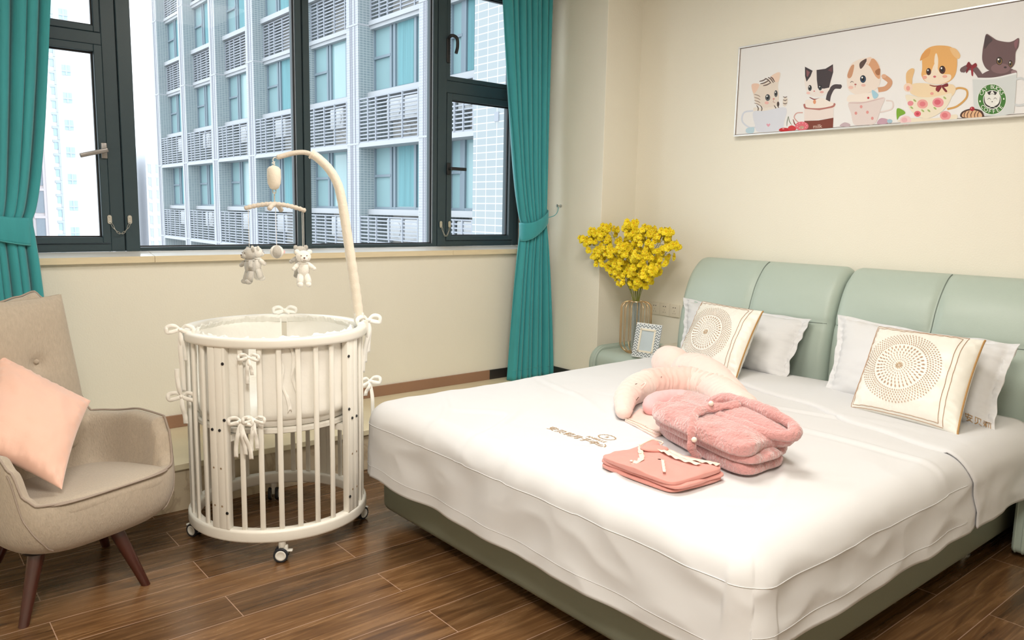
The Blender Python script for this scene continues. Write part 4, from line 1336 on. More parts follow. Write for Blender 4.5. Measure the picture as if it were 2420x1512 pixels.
# ================================================================== ARMCHAIR
AO = Vector((.545, 3.265, 0)); AR = 22 * D2R
ch = thing('armchair', 'beige linen armchair with flared arms and dark tapered wooden legs', 'armchair', (AO.x, AO.y, 0), AR)
def aw(X, Y, Z): return Vector((AO.x + X * math.cos(AR) - Y * math.sin(AR), AO.y + X * math.sin(AR) + Y * math.cos(AR), Z))
HT = [(0, .425), (45, .428), (51, .455), (58, .550), (66, .597), (95, .603), (124, .582), (135, .580), (138, .70), (141, .95), (144, 1.06), (149, 1.088), (162, 1.070), (180, 1.055)]
def rim_h(th):
    d = abs(math.degrees(th))
    return interp(HT, d)
def sq(th, n=3.2):
    """superellipse direction: th=0 front (-y)"""
    s, c = math.sin(th), -math.cos(th)
    r = (abs(s) ** n + abs(c) ** n) ** (-1 / n)
    return s * r, c * r
def lean(x, y, z, th):
    d = abs(math.degrees(th))
    k = sm(110, 140, d)
    y += (z - .42) * .17 * k * (1 if z > .42 else 0)
    x *= 1 - .27 * sm(.50, .95, z) * k
    return x, y
def shell_pt(th, s, z, bulge=0):
    x, y = sq(th)
    a, b = .335, .300
    X, Y = lean(x * a * s, y * b * s + .012, z, th)
    return aw(X, Y, z + .0)
def outer(th, t):
    h = rim_h(th)
    zb = .215 + .035 * sm(60, 120, abs(math.degrees(th)))
    # under side then wall
    prof = [(0.0, zb), (.45, zb - .002), (.70, zb + .004), (.84, zb + .020), (.93, zb + .05), (.985, zb + .10), (1.0, lerp(zb + .10, h, .35)), (1.0, lerp(zb + .10, h, .65)), (.995, h - .022), (.985, h - .006), (.955, h), (.90, h - .002), (.855, h - .012), (.83, h - .035), (.80, lerp(h - .035, .39, .5)), (.77, .385), (.70, .375)]
    return prof[t]
NTH = 288
mb = MB()
np_ = 17
def shf(u, v):
    th = (u * 2 - 1) * PI
    i = int(round(v * (np_ - 1)))
    s, z = outer(th, i)
    p = shell_pt(th, s, z)
    w = .004 * nz((th * 1.5, z * 5, 0), 1.3, 3)
    p += Vector((p.x - AO.x, p.y - AO.y, 0)).normalized() * w if i > 2 else Vector((0, 0, 0))
    return p
mb.grid(shf, NTH, np_ - 1, wu=True)
shell = mb.build('upholstered_shell', M['linen'], ch, sub=1, angle=180)
# piping along the rim
pts = []
for k in range(220):
    th = (k / 220 * 2 - 1) * PI
    h = rim_h(th)
    pts.append(shell_pt(th, .985, h + .001))
MB().tube(pts, .0042, 8, closed=True).build('piping', M['linen_pipe'], shell, angle=180)
# outer seams on the front below the arms
for sg in (-1, 1):
    q = []
    for k in range(31):
        t = k / 30; lv = lerp(8.3, 3.6, t); i_ = int(lv); th_ = sg * math.radians(lerp(60, 40, t))
        s0, z0_ = outer(th_, i_); s1_, z1_ = outer(th_, i_ + 1)
        q.append(shell_pt(th_, lerp(s0, s1_, lv - i_) + .002, lerp(z0_, z1_, lv - i_)))
    MB().tube(q, .0026, 6).build('seam', M['linen_pipe'], shell)
# seat cushion
def seat_fn(u, v):
    th = (u * 2 - 1) * PI
    x, y = sq(th, 4.5)
    prof = [(1.0, .0), (1.02, .022), (1.0, .046), (.95, .058), (.85, .063), (.6, .068), (.3, .070), (.001, .071)]
    s, z = prof[int(round(v * 7))]
    X = x * .262 * s; Y = y * .265 * s - .018
    zz = .372 - (Y + .25) * .115 + z
    zz += .004 * nz((X * 6, Y * 6, 0), 1.2, 5)
    return aw(X, Y, zz)
sc = MB().grid(seat_fn, 72, 7, wu=True).build('seat_cushion', M['linen'], ch, sub=1, angle=180)
pp = []
for k in range(120):
    th = (k / 120 * 2 - 1) * PI
    x, y = sq(th, 4.5); X = x * .262 * 1.02; Y = y * .265 * 1.02 - .018
    pp.append(aw(X, Y, .372 - (Y + .25) * .115 + .052))
MB().tube(pp, .0035, 6, closed=True).build('piping', M['linen_pipe'], sc, angle=180)
# back cushion
def back_fn(u, v, side, off=0):
    a = 2 * u - 1; z = lerp(.44, 1.062 + .012 * a * a, v)
    w = lerp(.250, .215, v)
    X = a * w
    Y0 = .245 + (z - .42) * .165
    t = .050 * (1 - abs(a) ** 3) ** .5 * (1 - abs(2 * v - 1) ** 6) ** .5
    for (bx, bz) in BT:
        r2 = ((X - bx) ** 2 + (z - bz) ** 2)
        t -= .020 * math.exp(-r2 / .0008) + .010 * math.exp(-r2 / .006)
    t += .004 * nz((X * 5, z * 5, 0), 1.3, 2)
    Y = Y0 - t * side if side > 0 else Y0 + .01
    return aw(X, Y - off, z)
BT = [(.055, .81), (-.09, .81)]
mb = MB().grid(lambda u, v: back_fn(u, v, 1), 48, 60).grid(lambda u, v: back_fn(1 - u, v, -1), 8, 8)
bc = mb.build('back_cushion', M['linen'], ch, angle=180)
for bx, bz in BT:
    u = (bx / .215 + 1) / 2; v = (bz - .44) / .605
    p = back_fn(u, v, 1, .004)
    MB().ell(p, (.010, .006, .010), nu=16, nv=10).build('button', M['linen'], bc)
# legs with black mounting plates
for (fx, fy, tx, ty) in ((.325, 2.993, .392, 3.075), (.738, 3.062, .650, 3.120), (.700, 3.526, .640, 3.44), (.268, 3.455, .36, 3.40)):
    top = Vector((tx, ty, .235)); bot = Vector((fx, fy, 0.0))
    mb = MB()
    n = 22
    vs = []
    for (p, r) in ((bot, .0165), (bot.lerp(top, .5), .0225), (top, .029)):
        for k in range(n):
            a = 2 * PI * k / n
            vs.append(p + Vector((r * math.cos(a), r * math.sin(a), 0)))
    fs = [(i * n + k, i * n + (k + 1) % n, (i + 1) * n + (k + 1) % n, (i + 1) * n + k) for i in range(2) for k in range(n)]
    fs += [tuple(range(n - 1, -1, -1)), tuple(2 * n + k for k in range(n))]
    mb.add(vs, fs)
    lg = mb.build('leg', M['wood_dark'], ch)
    MB().lathe([(.030, .225), (.048, .228), (.055, .240), (.055, .262), (.03, .27)], 24, Matrix.Translation((tx, ty, 0))).build('mounting_plate', M['black'], lg)
# pink cushion on it
pc = thing('pink_cushion', 'square pale pink velvet cushion tipped on one corner in the armchair', 'cushion', (.45, 3.2, .44))
fpk, _n = cush_fn((.225, 3.20, .615), (.470, 3.020, .452), (.640, 3.355, .680), (.37, 3.52, .865), .15, p=2.4, wr=.004, seed=21, bow=.035)
cushion('cushion_cover', M['pink_vel'], fpk, pc, n=48)

# ================================================================== NIGHTSTANDS
def nightstand(label, xf, y0, y1, drawers):
    t = thing('nightstand', label, 'nightstand', ((xf + 4.27) / 2, (y0 + y1) / 2, 0), group='sage nightstands')
    xb = 4.27; w = .052; zt = .540
    def outline(x0, inset, r_t, r_b, top, bot):
        P = []
        for k in range(11):
            a = PI / 2 * k / 10
            P.append((x0 + inset + r_t - r_t * math.cos(a), top - r_t + r_t * math.sin(a)))
        P = [(xb, bot)] + [(x0 + inset + r_b - r_b * math.sin(PI / 2 * k / 6), bot + r_b - r_b * math.cos(PI / 2 * k / 6)) for k in range(7)] + P + [(xb, top)]
        return P
    for ya in (y0, y1 - w):
        P = outline(xf, 0, .115, .035, zt, .022)
        Mx = Matrix(((1, 0, 0, 0), (0, 0, 1, ya), (0, 1, 0, 0), (0, 0, 0, 1)))
        sd = MB().prism(P, 0, w, Mx).build('side_panel', M['sage'], t, bevel=.007, angle=35)
        q = MB()
        for f in (.22, .78):
            edge = [Vector((x, ya + w * f, z)) for x, z in outline(xf, -.001, .116, .036, zt + .001, .021)[1:]]
            q.tube(edge, .0028, 6)
        q.build('piping', M['sage'], sd)
    yi0, yi1 = y0 + w + .001, y1 - w - .001
    P = outline(xf + .022, 0, .075, .01, zt - .022, .05)
    Mx = Matrix(((1, 0, 0, 0), (0, 0, 1, yi0), (0, 1, 0, 0), (0, 0, 0, 1)))
    MB().prism(P, 0, yi1 - yi0, Mx).build('cabinet_body', M['sage'], t, angle=35)
    for z0_, z1_ in drawers:
        dr = MB().rbox(xf + .010, xf + .03, yi0 + .004, yi1 - .004, z0_, z1_, r=.008).build('drawer', M['sage'], t)
        MB().box(xf + .019, xf + .0225, yi0 + .001, yi1 - .001, z0_ - .006, z0_ - .001).build('drawer_gap', M['black'], dr, smooth=False)
    MB().rbox(xb - .03, xb, yi0, yi1, zt - .03, zt + .012, r=.006).build('back_ledge', M['sage'], t)
    MB().lathe([(.012, 0), (.012, .03)], 12, Matrix.Translation((xf + .08, y0 + .1, 0))).lathe([(.012, 0), (.012, .03)], 12, Matrix.Translation((xf + .08, y1 - .1, 0))).lathe([(.012, 0), (.012, .03)], 12, Matrix.Translation((xb - .06, y0 + .1, 0))).lathe([(.012, 0), (.012, .03)], 12, Matrix.Translation((xb - .06, y1 - .1, 0))).build('foot', M['black'], t)
    return t
nightstand('sage leather nightstand left of the bed, carrying the vase and photo frame', 3.80, 3.185, 3.725, ((.07, .23), (.24, .40)))
nightstand('sage leather nightstand at the right edge of the picture beside the bed', 3.745, .51, 1.075, ((.07, .22), (.23, .40)))
bx = thing('dark_gap_block', 'small black block with a pale grey top, standing in for the dark space beside the headboard', 'box', (4.12, 3.23, .518))  # added block in place of the dark space between nightstand and headboard
MB().rbox(4.06, 4.20, 3.175, 3.30, .519, .572, r=.003).build('gap_block_body', M['black'], bx)
MB().rbox(4.05, 4.21, 3.170, 3.31, .5725, .588, r=.004).build('gap_block_top', M['socket'], bx)

# ================================================================== VASE, FLOWERS, PHOTO FRAME
VX, VY, VZ = 3.985, 3.475, .519
va = thing('vase', 'gold wire cage vase with a glass tube on the left nightstand', 'vase', (VX, VY, VZ))
NW = 16
for k in range(NW):
    a = 2 * PI * k / NW
    pr_ = [(.050, .868), (.070, .866), (.090, .855), (.101, .838), (.104, .81), (.104, .60), (.101, .572), (.090, .548), (.072, .530), (.055, VZ + .004)]
    MB().tube(spline([(VX + r * math.cos(a), VY + r * math.sin(a), z) for r, z in pr_], 3), .0023, 6).build('cage_wire', M['gold'], va, angle=180)
MB().tube([(VX + .048 * math.cos(2 * PI * k / 40), VY + .048 * math.sin(2 * PI * k / 40), .869) for k in range(40)], .0032, 8, closed=True).build('top_ring', M['gold'], va)
MB().lathe([(.001, VZ), (.058, VZ), (.058, VZ + .005), (.001, VZ + .006)], 32, Matrix.Translation((VX, VY, 0))).build('base_plate', M['gold'], va)
gl = mat('vase_glass', (0.80, 0.86, 0.90), .04, trans=.85, spec=.6)
MB().lathe([(.0255, VZ + .008), (.0255, .872), (.0225, .872), (.0225, VZ + .012), (.001, VZ + .012)], 28, Matrix.Translation((VX, VY, 0)), cap=False).build('glass_tube', gl, va)
# orchid sprays
rnd = random.Random(5)
def blossom_mesh():
    mb = MB(); mb.mi = 0
    def petal(ang, L, w, tilt, cup=.25, z0=0.0):
        ca, sa = math.cos(ang), math.sin(ang)
        def f(u, v):
            r = L * v
            ww = w * math.sin(PI * min(1, v * .92 + .06)) ** .7 * (2 * u - 1)
            x = r * math.cos(tilt); zz = r * math.sin(tilt) + cup * ww * ww / w + z0 + .0015 * math.sin(u * 9 + ang)
            return Vector((x * ca - ww * sa, x * sa + ww * ca, zz))
        mb.grid(f, 4, 5)
    for sg in (-1, 1): petal(-PI / 2 + sg * .42, .0185, .0095, -.15)        # two-lobed lip
    petal(-PI / 2, .013, .008, .05)
    petal(PI / 2, .011, .0045, .45)
    petal(PI / 2 + 1.15, .011, .0045, .4); petal(PI / 2 - 1.15, .011, .0045, .4)
    mb.mi = 1
    mb.ell((0, -.002, .003), (.0028, .0028, .0025), nu=8, nv=5)
    return mb
proto = None
tips = [(-.13, .40, 1.30), (-.10, .34, 1.36), (-.05, .27, 1.395), (.06, .16, 1.40), (-.03, .06, 1.42), (.07, -.02, 1.39), (-.04, -.10, 1.37), (.04, -.20, 1.375), (-.01, -.27, 1.37), (.02, -.31, 1.285), (-.09, .33, 1.17), (-.12, .17, 1.24), (-.12, .02, 1.26), (-.12, -.13, 1.22), (-.07, -.22, 1.12)]
side_words = ['leftmost in the bunch', 'second from the left', 'tall and left of the middle', 'tall, nearest the middle', 'tallest at the centre', 'rear, just right of centre', 'upright right of centre', 'leaning right', 'second from the right', 'rightmost in the bunch', 'short, low at the left front', 'short, front left', 'short, front centre', 'short, front right', 'shortest, low at the right']
def blossom_copy(src, par, Mx):
    o = src.copy(); COL.objects.link(o); o.parent = par; o.matrix_local = Mx
    return o
for i, (dx, dy, zt) in enumerate(tips):
    sp_ = thing('orchid_spray', 'yellow dancing orchid spray in the gold vase, ' + side_words[i], 'flower', (VX, VY, VZ + .02), 0, 'yellow orchid sprays in the vase')
    b0 = Vector((VX + rnd.uniform(-.012, .012), VY + rnd.uniform(-.012, .012), VZ + .02))
    m0 = Vector((VX + dx * .07, VY + dy * .07, .885)); tip = Vector((VX + dx, VY + dy * .84, .9 + (zt - .9) * .90))
    m1 = m0.lerp(tip, .5) + Vector((0, 0, .03)) - Vector((dx, dy, 0)) * .05
    path = spline([b0, m0, m1, tip, tip + Vector((dx * .1 - .01, dy * .12, .012))], 10)
    MB().tube(path, [lerp(.0024, .0010, k / len(path)) for k in range(len(path))], 6).build('stem', M['stem'], sp_)
    nb_ = 50 if i < 10 else 38
    twigs = MB()
    for k in range(nb_):
        f = lerp(.40 if i < 10 else .36, 1.0, (k + rnd.random() * .8) / nb_)
        q = f * (len(path) - 1); j = min(int(q), len(path) - 2)
        c = path[j].lerp(path[j + 1], q - j)
        spread = .062 * (1 - .55 * sm(.6, 1.0, f)) * (.55 + .45 * rnd.random())
        az = rnd.uniform(0, 2 * PI)
        off = Vector((math.cos(az) * spread, math.sin(az) * spread, rnd.uniform(-.012, .018)))
        pos = c + off
        if pos.x > 4.262: pos.x = 4.262
        if pos.y > 3.755: pos.x = min(pos.x, 3.915)
        twigs.tube([c, c.lerp(pos, .6) + Vector((0, 0, .006)), pos], .0007, 4)
        # face outwards towards the room, with jitter
        zax = (off.normalized() * .9 + Vector((-.65, -.85, .15)) + Vector([rnd.uniform(-.5, .5) for _ in range(3)])).normalized()
        up = Vector((rnd.uniform(-.3, .3), rnd.uniform(-.3, .3), 1))
        xax = up.cross(zax).normalized(); yax = zax.cross(xax)
        Mx = Matrix((xax, yax, zax)).transposed().to_4x4()
        sc_ = rnd.uniform(1.3, 1.9) * (1 - .45 * sm(.85, 1, f))
        Mx = Matrix.Translation(MW[sp_.name].inverted() @ pos) @ Mx @ Matrix.Scale(sc_, 4)
        if proto is None:
            proto = blossom_mesh().build('blossom', [M['yellow'], M['yellow2']], sp_, world=False, angle=180)
            proto.matrix_local = Mx
        else: blossom_copy(proto, sp_, Mx)
    twigs.build('twigs', M['stem'], sp_)
# photo frame
pf = thing('photo_frame', 'small zigzag patterned photo frame standing on the left nightstand', 'photo frame', (3.86, 3.277, .519))
bl_ = Vector((3.845, 3.377, .522)); ux = Vector((.03, -.193, 0)).normalized(); uz = Vector((.055, 0.0, .225)).normalized()
FM = frame(bl_, ux, uz)      # local x along the base, y up, z towards the viewer?
FW, FH = .190, .228
sgn = -1 if (FM.to_3x3() @ Vector((0, 0, 1))).x > 0 else 1
def fz(z): return z * sgn
fm = MB()
IW, IH = .040, .040
for (x0, x1, y0, y1) in ((0, IW, 0, FH), (FW - IW, FW, 0, FH), (IW, FW - IW, 0, IH), (IW, FW - IW, FH - IH, FH)):
    fm.box(x0, x1, y0, y1, *sorted((fz(-.006), fz(.004))), FM)
M['pf_white'] = mat('photo_frame_white', (.80, .82, .82), .3, bump=.01)
M['pf_grey'] = mat('photo_frame_mirror_strip', (.30, .34, .36), .22, metal=.35, bump=.01)
fo = fm.build('frame_body', M['pf_white'], pf, smooth=False, bevel=.001)
zg = MB()
def zigzag(yc, x0, x1, y0, y1, amp=.008, per=.030, th=.0085):
    n = 44
    P = []
    for k in range(n + 1):
        x = lerp(0, FW, k / n); ph = (x / per) % 1.0
        P.append((x, yc + amp * (1 - 2 * abs(2 * ph - 1))))
    for (xa, ya), (xb_, yb_) in zip(P, P[1:]):
        xm = (xa + xb_) / 2
        if not (x0 <= xm <= x1): continue
        lo = max(y0, min(ya, yb_) - th / 2); 
        if min(ya, yb_) - th / 2 < y0 or max(ya, yb_) + th / 2 > y1: continue
        zg.add([FM @ Vector((xa, ya - th / 2, fz(.0046))), FM @ Vector((xb_, yb_ - th / 2, fz(.0046))), FM @ Vector((xb_, yb_ + th / 2, fz(.0046))), FM @ Vector((xa, ya + th / 2, fz(.0046)))], [(0, 1, 2, 3)])
for r in range(13):
    yc = .010 + r * .0178
    if yc < IH - .006 or yc > FH - IH + .006: zigzag(yc, 0, FW, 0, FH)
    else:
        zigzag(yc, 0, IW - .003, 0, FH); zigzag(yc, FW - IW + .003, FW, 0, FH)
zg.build('zigzag_inlay', M['pf_grey'], fo, smooth=False)
im = MB()
for (x0, x1, y0, y1) in ((IW - .004, IW + .008, IH - .004, FH - IH + .004), (FW - IW - .008, FW - IW + .004, IH - .004, FH - IH + .004), (IW, FW - IW, IH - .004, IH + .008), (IW, FW - IW, FH - IH - .008, FH - IH + .004)):
    im.box(x0, x1, y0, y1, *sorted((fz(0), fz(.0065))), FM)
im.build('inner_rim', mat('photo_frame_cream_rim', (.86, .80, .66), .35, bump=.01), pf, smooth=False)
MB().box(IW, FW - IW, IH, FH - IH, *sorted((fz(-.004), fz(.001))), FM).build('picture_glass', mat('photo_glass_pale', (.58, .66, .70), .08, var=.05, vscale=20), pf, smooth=False)
MB().tube([FM @ Vector((FW / 2, FH * .62, fz(-.008))), Vector((3.945, 3.272, .524))], .005, 8).build('strut', M['black'], pf)
# sockets
for k in range(3):
    yc = 3.5575 - .0865 * k
    t = thing('wall_socket', 'cream double wall socket above the left nightstand, ' + ('nearest the corner' if k == 0 else 'middle of three' if k == 1 else 'nearest the headboard'), 'socket', (4.283, yc, .750), 0, 'wall sockets')
    MB().rbox(4.275, 4.285, yc - .043, yc + .043, .750, .838, r=.003).build('cover_plate', M['socket'], t)
    q = MB()
    for d in (-.009, .009): q.rbox(4.2735, 4.2755, yc + d - .003, yc + d + .003, .812, .818, r=.0008)
    q.build('pin_slot', M['black'], t, smooth=False)
    q = MB()
    for (d, z) in ((0, .792), (-.009, .775), (.009, .775)): q.rbox(4.2738, 4.2755, yc + d - .0017, yc + d + .0017, z - .004, z + .004, r=.0006)
    q.build('earth_slot', mat('socket_slot_grey', (.45, .40, .33), .5, bump=.01) if k == 0 else bpy.data.materials['socket_slot_grey'], t, smooth=False)
# ================================================================== THINGS LYING ON THE BED
def slab(mb, A, B, C, z0, th, seed, n=40, wob=.012, rough=.004, pw=6.0, rise=0.0, cr_=5, sag=0.0, ridge=0.0):
    """rounded folded layer: A corner, B end of the long side, C end of the short side (xy points)"""
    A = Vector((*A, 0)); eu = Vector((*B, 0)) - A; ev = Vector((*C, 0)) - A
    nu, nv = n, 14
    def fn(u, v):
        a = 2 * PI * u
        ca, sa = math.cos(a), math.sin(a)
        r = (abs(ca) ** cr_ + abs(sa) ** cr_) ** (-1 / cr_)
        b = PI * (v - .5)
        cb = max(0.0, math.cos(b)) ** (2 / pw); sb = math.copysign(abs(math.sin(b)) ** (2 / pw * 1.6), b)
        s, t = ca * r * cb, sa * r * cb
        P = A + eu * (.5 + .5 * s) + ev * (.5 + .5 * t)
        h = z0 + th / 2 + th / 2 * sb
        k = nz((P.x * 7, P.y * 7, h * 9), 1.0, seed) * wob
        q = nz((P.x * 26, P.y * 26, h * 26), 1.0, seed) * rough
        out = (P - (A + eu * .5 + ev * .5)); out.z = 0
        if out.length > 1e-6: out.normalize()
        P = P + out * (k + q) * 1.0
        h += (k * .6 + q) * (1 if b > 0 else .3) + rise * (.5 + .5 * t) - sag * (s * s)
        rd_ = ridge * (1 - 2.2 * abs(nz((P.x * 9 + P.y * 3, P.y * 5 - P.x * 2, 0), 1.0, seed + 4))) * (1 if b > 0 else 0)
        P.z = h + rd_
        return P
    return mb.grid(fn, nu * 2, nv * 2, wu=True)
rob = thing('plush_robe', 'folded dusty pink plush robe with rolled collar lying on the white duvet', 'robe', (2.35, 1.67, .585))
RA, RB_, RC = (2.135, 1.385), (2.335, 1.955), (2.455, 1.375)
def sh(p, dx, dy): return (p[0] + dx, p[1] + dy)
b1 = slab(MB(), sh(RA, .02, .01), sh(RB_, .01, -.02), sh(RC, -.01, .01), .588, .052, 3, 64, .024, .007).build('folded_layer', M['plush'], rob, angle=180)
b2 = slab(MB(), sh(RA, .015, -.006), sh(RB_, .0, .0), sh(RC, .01, -.006), .630, .048, 9, 64, .028, .007).build('folded_layer', M['plush'], rob, angle=180)
b3 = slab(MB(), sh(RA, -.01, .012), sh(RB_, -.02, .01), sh(RC, -.01, .008),   .662, .068, 15, 72, .034, .008, sag=.010, ridge=.011).build('folded_layer', M['plush'], rob, angle=180)
# turned-down front corner
cr = [Vector(p) for p in ((2.13, 1.40, .70), (2.105, 1.385, .66), (2.11, 1.385, .61))]
# front placket running over the top
def on_top(x, y): 
    return .727 + .004 * nz((x * 7, y * 7, 0), 1, 15)
pk = spline([(2.195, 1.60, .600), (2.165, 1.610, .655), (2.185, 1.625, .715), (2.26, 1.665, .748), (2.34, 1.66, .756), (2.43, 1.60, .768)], 9)
MB().tube(pk, [.017 + .003 * math.sin(k * .9) for k in range(len(pk))], 12, flat=.4).build('placket', M['plush'], rob, angle=180)
pearl = mat('pearl_button', (.85, .78, .68), .15, spec=.8, sheen=.3, bump=.01)
for p in ((2.165, 1.600, .680), (2.335, 1.66, .772)):
    MB().ell(p, (.010, .010, .010), nu=14, nv=10).build('pearl_button', pearl, rob)
# rolled collar, an elongated loop of thick plush
cl = [(2.47, 1.77, .728), (2.48, 1.69, .762), (2.445, 1.57, .772), (2.41, 1.45, .765), (2.395, 1.365, .745), (2.345, 1.345, .724), (2.305, 1.43, .722), (2.325, 1.54, .725), (2.355, 1.63, .726), (2.405, 1.73, .720)]
P = spline(cl + cl[:1], 10)[:-1]
rs = [.021 + .003 * math.sin(k * .31) + .004 * nz((k * .3, 0, 0), 1, 2) for k in range(len(P))]
cmb = MB().tube(P, rs, 26, closed=True)
for i, v_ in enumerate(cmb.v):
    c = P[i // 26]
    d = (v_ - c)
    cmb.v[i] = c + d * (1 + .10 * nz(v_ * 24, 1, 5) + .10 * nz(v_ * 70, 1, 6))
cmb.build('rolled_collar', M['plush'], rob, angle=180)
hb_ = Matrix.Rotation(math.atan2(-.39, -.10), 3, 'Z')
hood_b = MB().ell((2.415, 1.555, .700), (.215, .082, .062), hb_, nu=48, nv=24)
for i, v_ in enumerate(hood_b.v): hood_b.v[i] = v_ + Vector((0, 0, 1)) * .008 * nz(v_ * 14, 1, 4) + (v_ - Vector((2.415, 1.555, .70))).normalized() * .004 * nz(v_ * 60, 1, 5)
hood_b.build('hood', M['plush'], rob, angle=180)
# inside of the hood, sagging within the loop
def hood(u, v):
    s = P[int(u * (len(P) - 1))]
    c = Vector((2.43, 1.585, .0))
    q = s.lerp(Vector((c.x, c.y, s.z)), v)
    q.z = lerp(s.z - .004, .700, math.sin(v * PI / 2)) + .004 * nz(q * 20, 1, 3)
    return q
MB().grid(hood, len(P) - 1, 10).build('hood_lining', M['plush'], rob, angle=180)

pj = thing('pajamas', 'folded salmon pink pajama top with pale ruffle trim, in front of the plush robe', 'pajamas', (1.98, 1.6, .585))
A_, B_, C_ = (1.875, 1.455), (1.885, 1.785), (2.135, 1.44)
slab(MB(), sh(A_, 0, .004), sh(B_, .0, 0), sh(C_, 0, .0), .586, .016, 4, 44, .010, .002, pw=8, cr_=9).build('folded_layer', M['pj'], pj, angle=180)
slab(MB(), sh(A_, .004, -.008), sh(B_, .006, .004), sh(C_, .0, -.006), .600, .015, 8, 44, .012, .002, pw=8, cr_=9).build('folded_layer', M['pj'], pj, angle=180)
slab(MB(), sh(A_, -.004, .0), sh(B_, .0, .01), sh(C_, -.006, .006), .612, .017, 12, 52, .016, .003, pw=8, cr_=9, ridge=.005).build('folded_layer', M['pj'], pj, angle=180)
def pz(x, y): return .634 + .004 * nz((x * 7, y * 7, 0), 1, 12)
def trim(pts, w, name='ruffle_trim', m='pj_trim', dz=.0):
    Q = spline([(x, y, pz(x, y) + dz) for x, y in pts], 14)
    def f(u, v):
        i = min(int(u * (len(Q) - 1)), len(Q) - 2)
        t = (Q[i + 1] - Q[i]).normalized(); n_ = t.cross(Vector((0, 0, 1)))
        wv = math.sin(u * len(Q) * .9)
        return Q[i] + n_ * (w * (v - .5) * (1 + .12 * wv)) + Vector((0, 0, .004 + .003 * wv * v))
    return MB().grid(f, len(Q) - 1, 4).build(name, M[m], pj, solid=.0014, angle=180)
trim([(2.085, 1.77), (2.02, 1.715), (1.955, 1.655), (1.885, 1.635)], .018)
trim([(2.10, 1.74), (2.105, 1.66), (2.085, 1.58), (2.105, 1.50), (2.115, 1.455)], .026)
trim([(2.09, 1.73), (2.075, 1.65), (2.055, 1.57), (2.06, 1.49)], .022, dz=.004)
trim([(2.005, 1.605), (1.955, 1.56), (1.905, 1.515)], .010)
cm_ = MB()
for (x, y, ang) in ((2.105, 1.735, .5), (2.075, 1.70, -.7)):
    cm_.ell((x, y, .640), (.050, .026, .009), Matrix.Rotation(ang, 3, 'Z') @ Matrix.Rotation(.12, 3, 'X'), nu=24, nv=10)
cm_.build('collar', M['pj'], pj, angle=180)
MB().tube(spline([(2.062, 1.755, .640), (2.10, 1.748, .651), (2.145, 1.758, .644), (2.15, 1.725, .643), (2.11, 1.70, .648)], 8), .003, 6).build('collar_edge', M['pj_trim'], pj)
for x, y in ((1.905, 1.655), (2.00, 1.70)):
    MB().ell((x, y, pz(x, y) + .006), (.0055, .0055, .003), nu=12, nv=8).build('button', pearl, pj)

# nursing pillow -----------------------------------------------------
npw = thing('nursing_pillow', 'peach and pink horseshoe nursing pillow behind the folded robe on the duvet', 'nursing pillow', (2.75, 2.15, .59))
def fat(name, pts, radii, m, seed, flat=1.0, gather=.03, n=44, seg=30, ends=(True, True), parent=None, rings=()):
    Q = spline(pts, seg)
    N = len(Q)
    L = [0]
    for a, b in zip(Q, Q[1:]): L.append(L[-1] + (b - a).length)
    tot = L[-1]
    rr = []
    for i in range(N):
        f = L[i] / tot
        g = f * (len(radii) - 1); j = min(int(g), len(radii) - 2)
        r = lerp(radii[j], radii[j + 1], g - j)
        e0, e1 = L[i] / r, (tot - L[i]) / r
        if ends[0] and e0 < 1: r *= max(.05, math.sqrt(1 - (1 - e0) ** 2))
        if ends[1] and e1 < 1: r *= max(.05, math.sqrt(1 - (1 - e1) ** 2))
        rr.append(r)
    mb = MB().tube(Q, rr, n)
    for i in range(len(mb.v)):
        j, k = i // n, i % n
        c = Q[j]; d = mb.v[i] - c
        s = 1 + gather * math.sin(L[j] * 170 + 3.5 * nz((k * .18, L[j] * 5, 0), 1, seed)) * (.25 + 1.6 * abs(nz((k * .15, L[j] * 7, 1), 1, seed + 1))) + .03 * nz((k * .5, L[j] * 30, 0), 1, seed) + .05 * nz(mb.v[i] * 9, 1, seed)
        d = d * s; d.z *= flat
        q = c + d
        if q.z < .590: q.z = .590 + (q.z - .590) * .1
        mb.v[i] = q
    ob = mb.build(name, m, parent or npw, angle=180)
    for f in rings:
        j = int(f * (N - 1))
        MB().tube([mb.v[j * n + k] + (mb.v[j * n + k] - Q[j]).normalized() * .0012 for k in range(n)], .0026, 6, closed=True).build('seam', M['peach_pink'], ob, angle=180)
    return ob
fat('horseshoe', [(2.40, 2.135, .615), (2.47, 2.20, .625), (2.60, 2.295, .642), (2.83, 2.375, .648), (2.99, 2.32, .652), (3.03, 2.18, .652), (2.94, 2.02, .650), (2.80, 1.84, .648), (2.66, 1.72, .640)], [.030, .052, .070, .076, .078, .074, .072, .066], M['peach_pale'], 3, .92, .06, rings=(.50,))
fat('back_roll', [(3.235, 2.66, .662), (3.215, 2.55, .675), (3.15, 2.43, .660)], [.088, .098, .086], M['peach_pale'], 7, .98, .014)
fat('back_roll', [(3.16, 2.47, .662), (3.14, 2.34, .678), (3.08, 2.18, .668), (3.02, 2.04, .648), (2.99, 1.95, .630)], [.094, .096, .092, .072, .045], M['peach_pale'], 9, .98, .014)
fat('head_pillow', [(2.535, 2.105, .618), (2.61, 2.15, .632), (2.72, 2.12, .636), (2.75, 2.00, .632), (2.66, 1.90, .625)], [.030, .050, .052, .050, .040], M['peach_pink'], 5, .95, .02)
fat('ruched_sleeve', [(2.82, 2.376, .650), (2.94, 2.345, .653), (3.035, 2.24, .654), (3.02, 2.13, .653)], [.0745, .078, .078, .0765], M['peach'], 11, .93, .045, ends=(False, False))
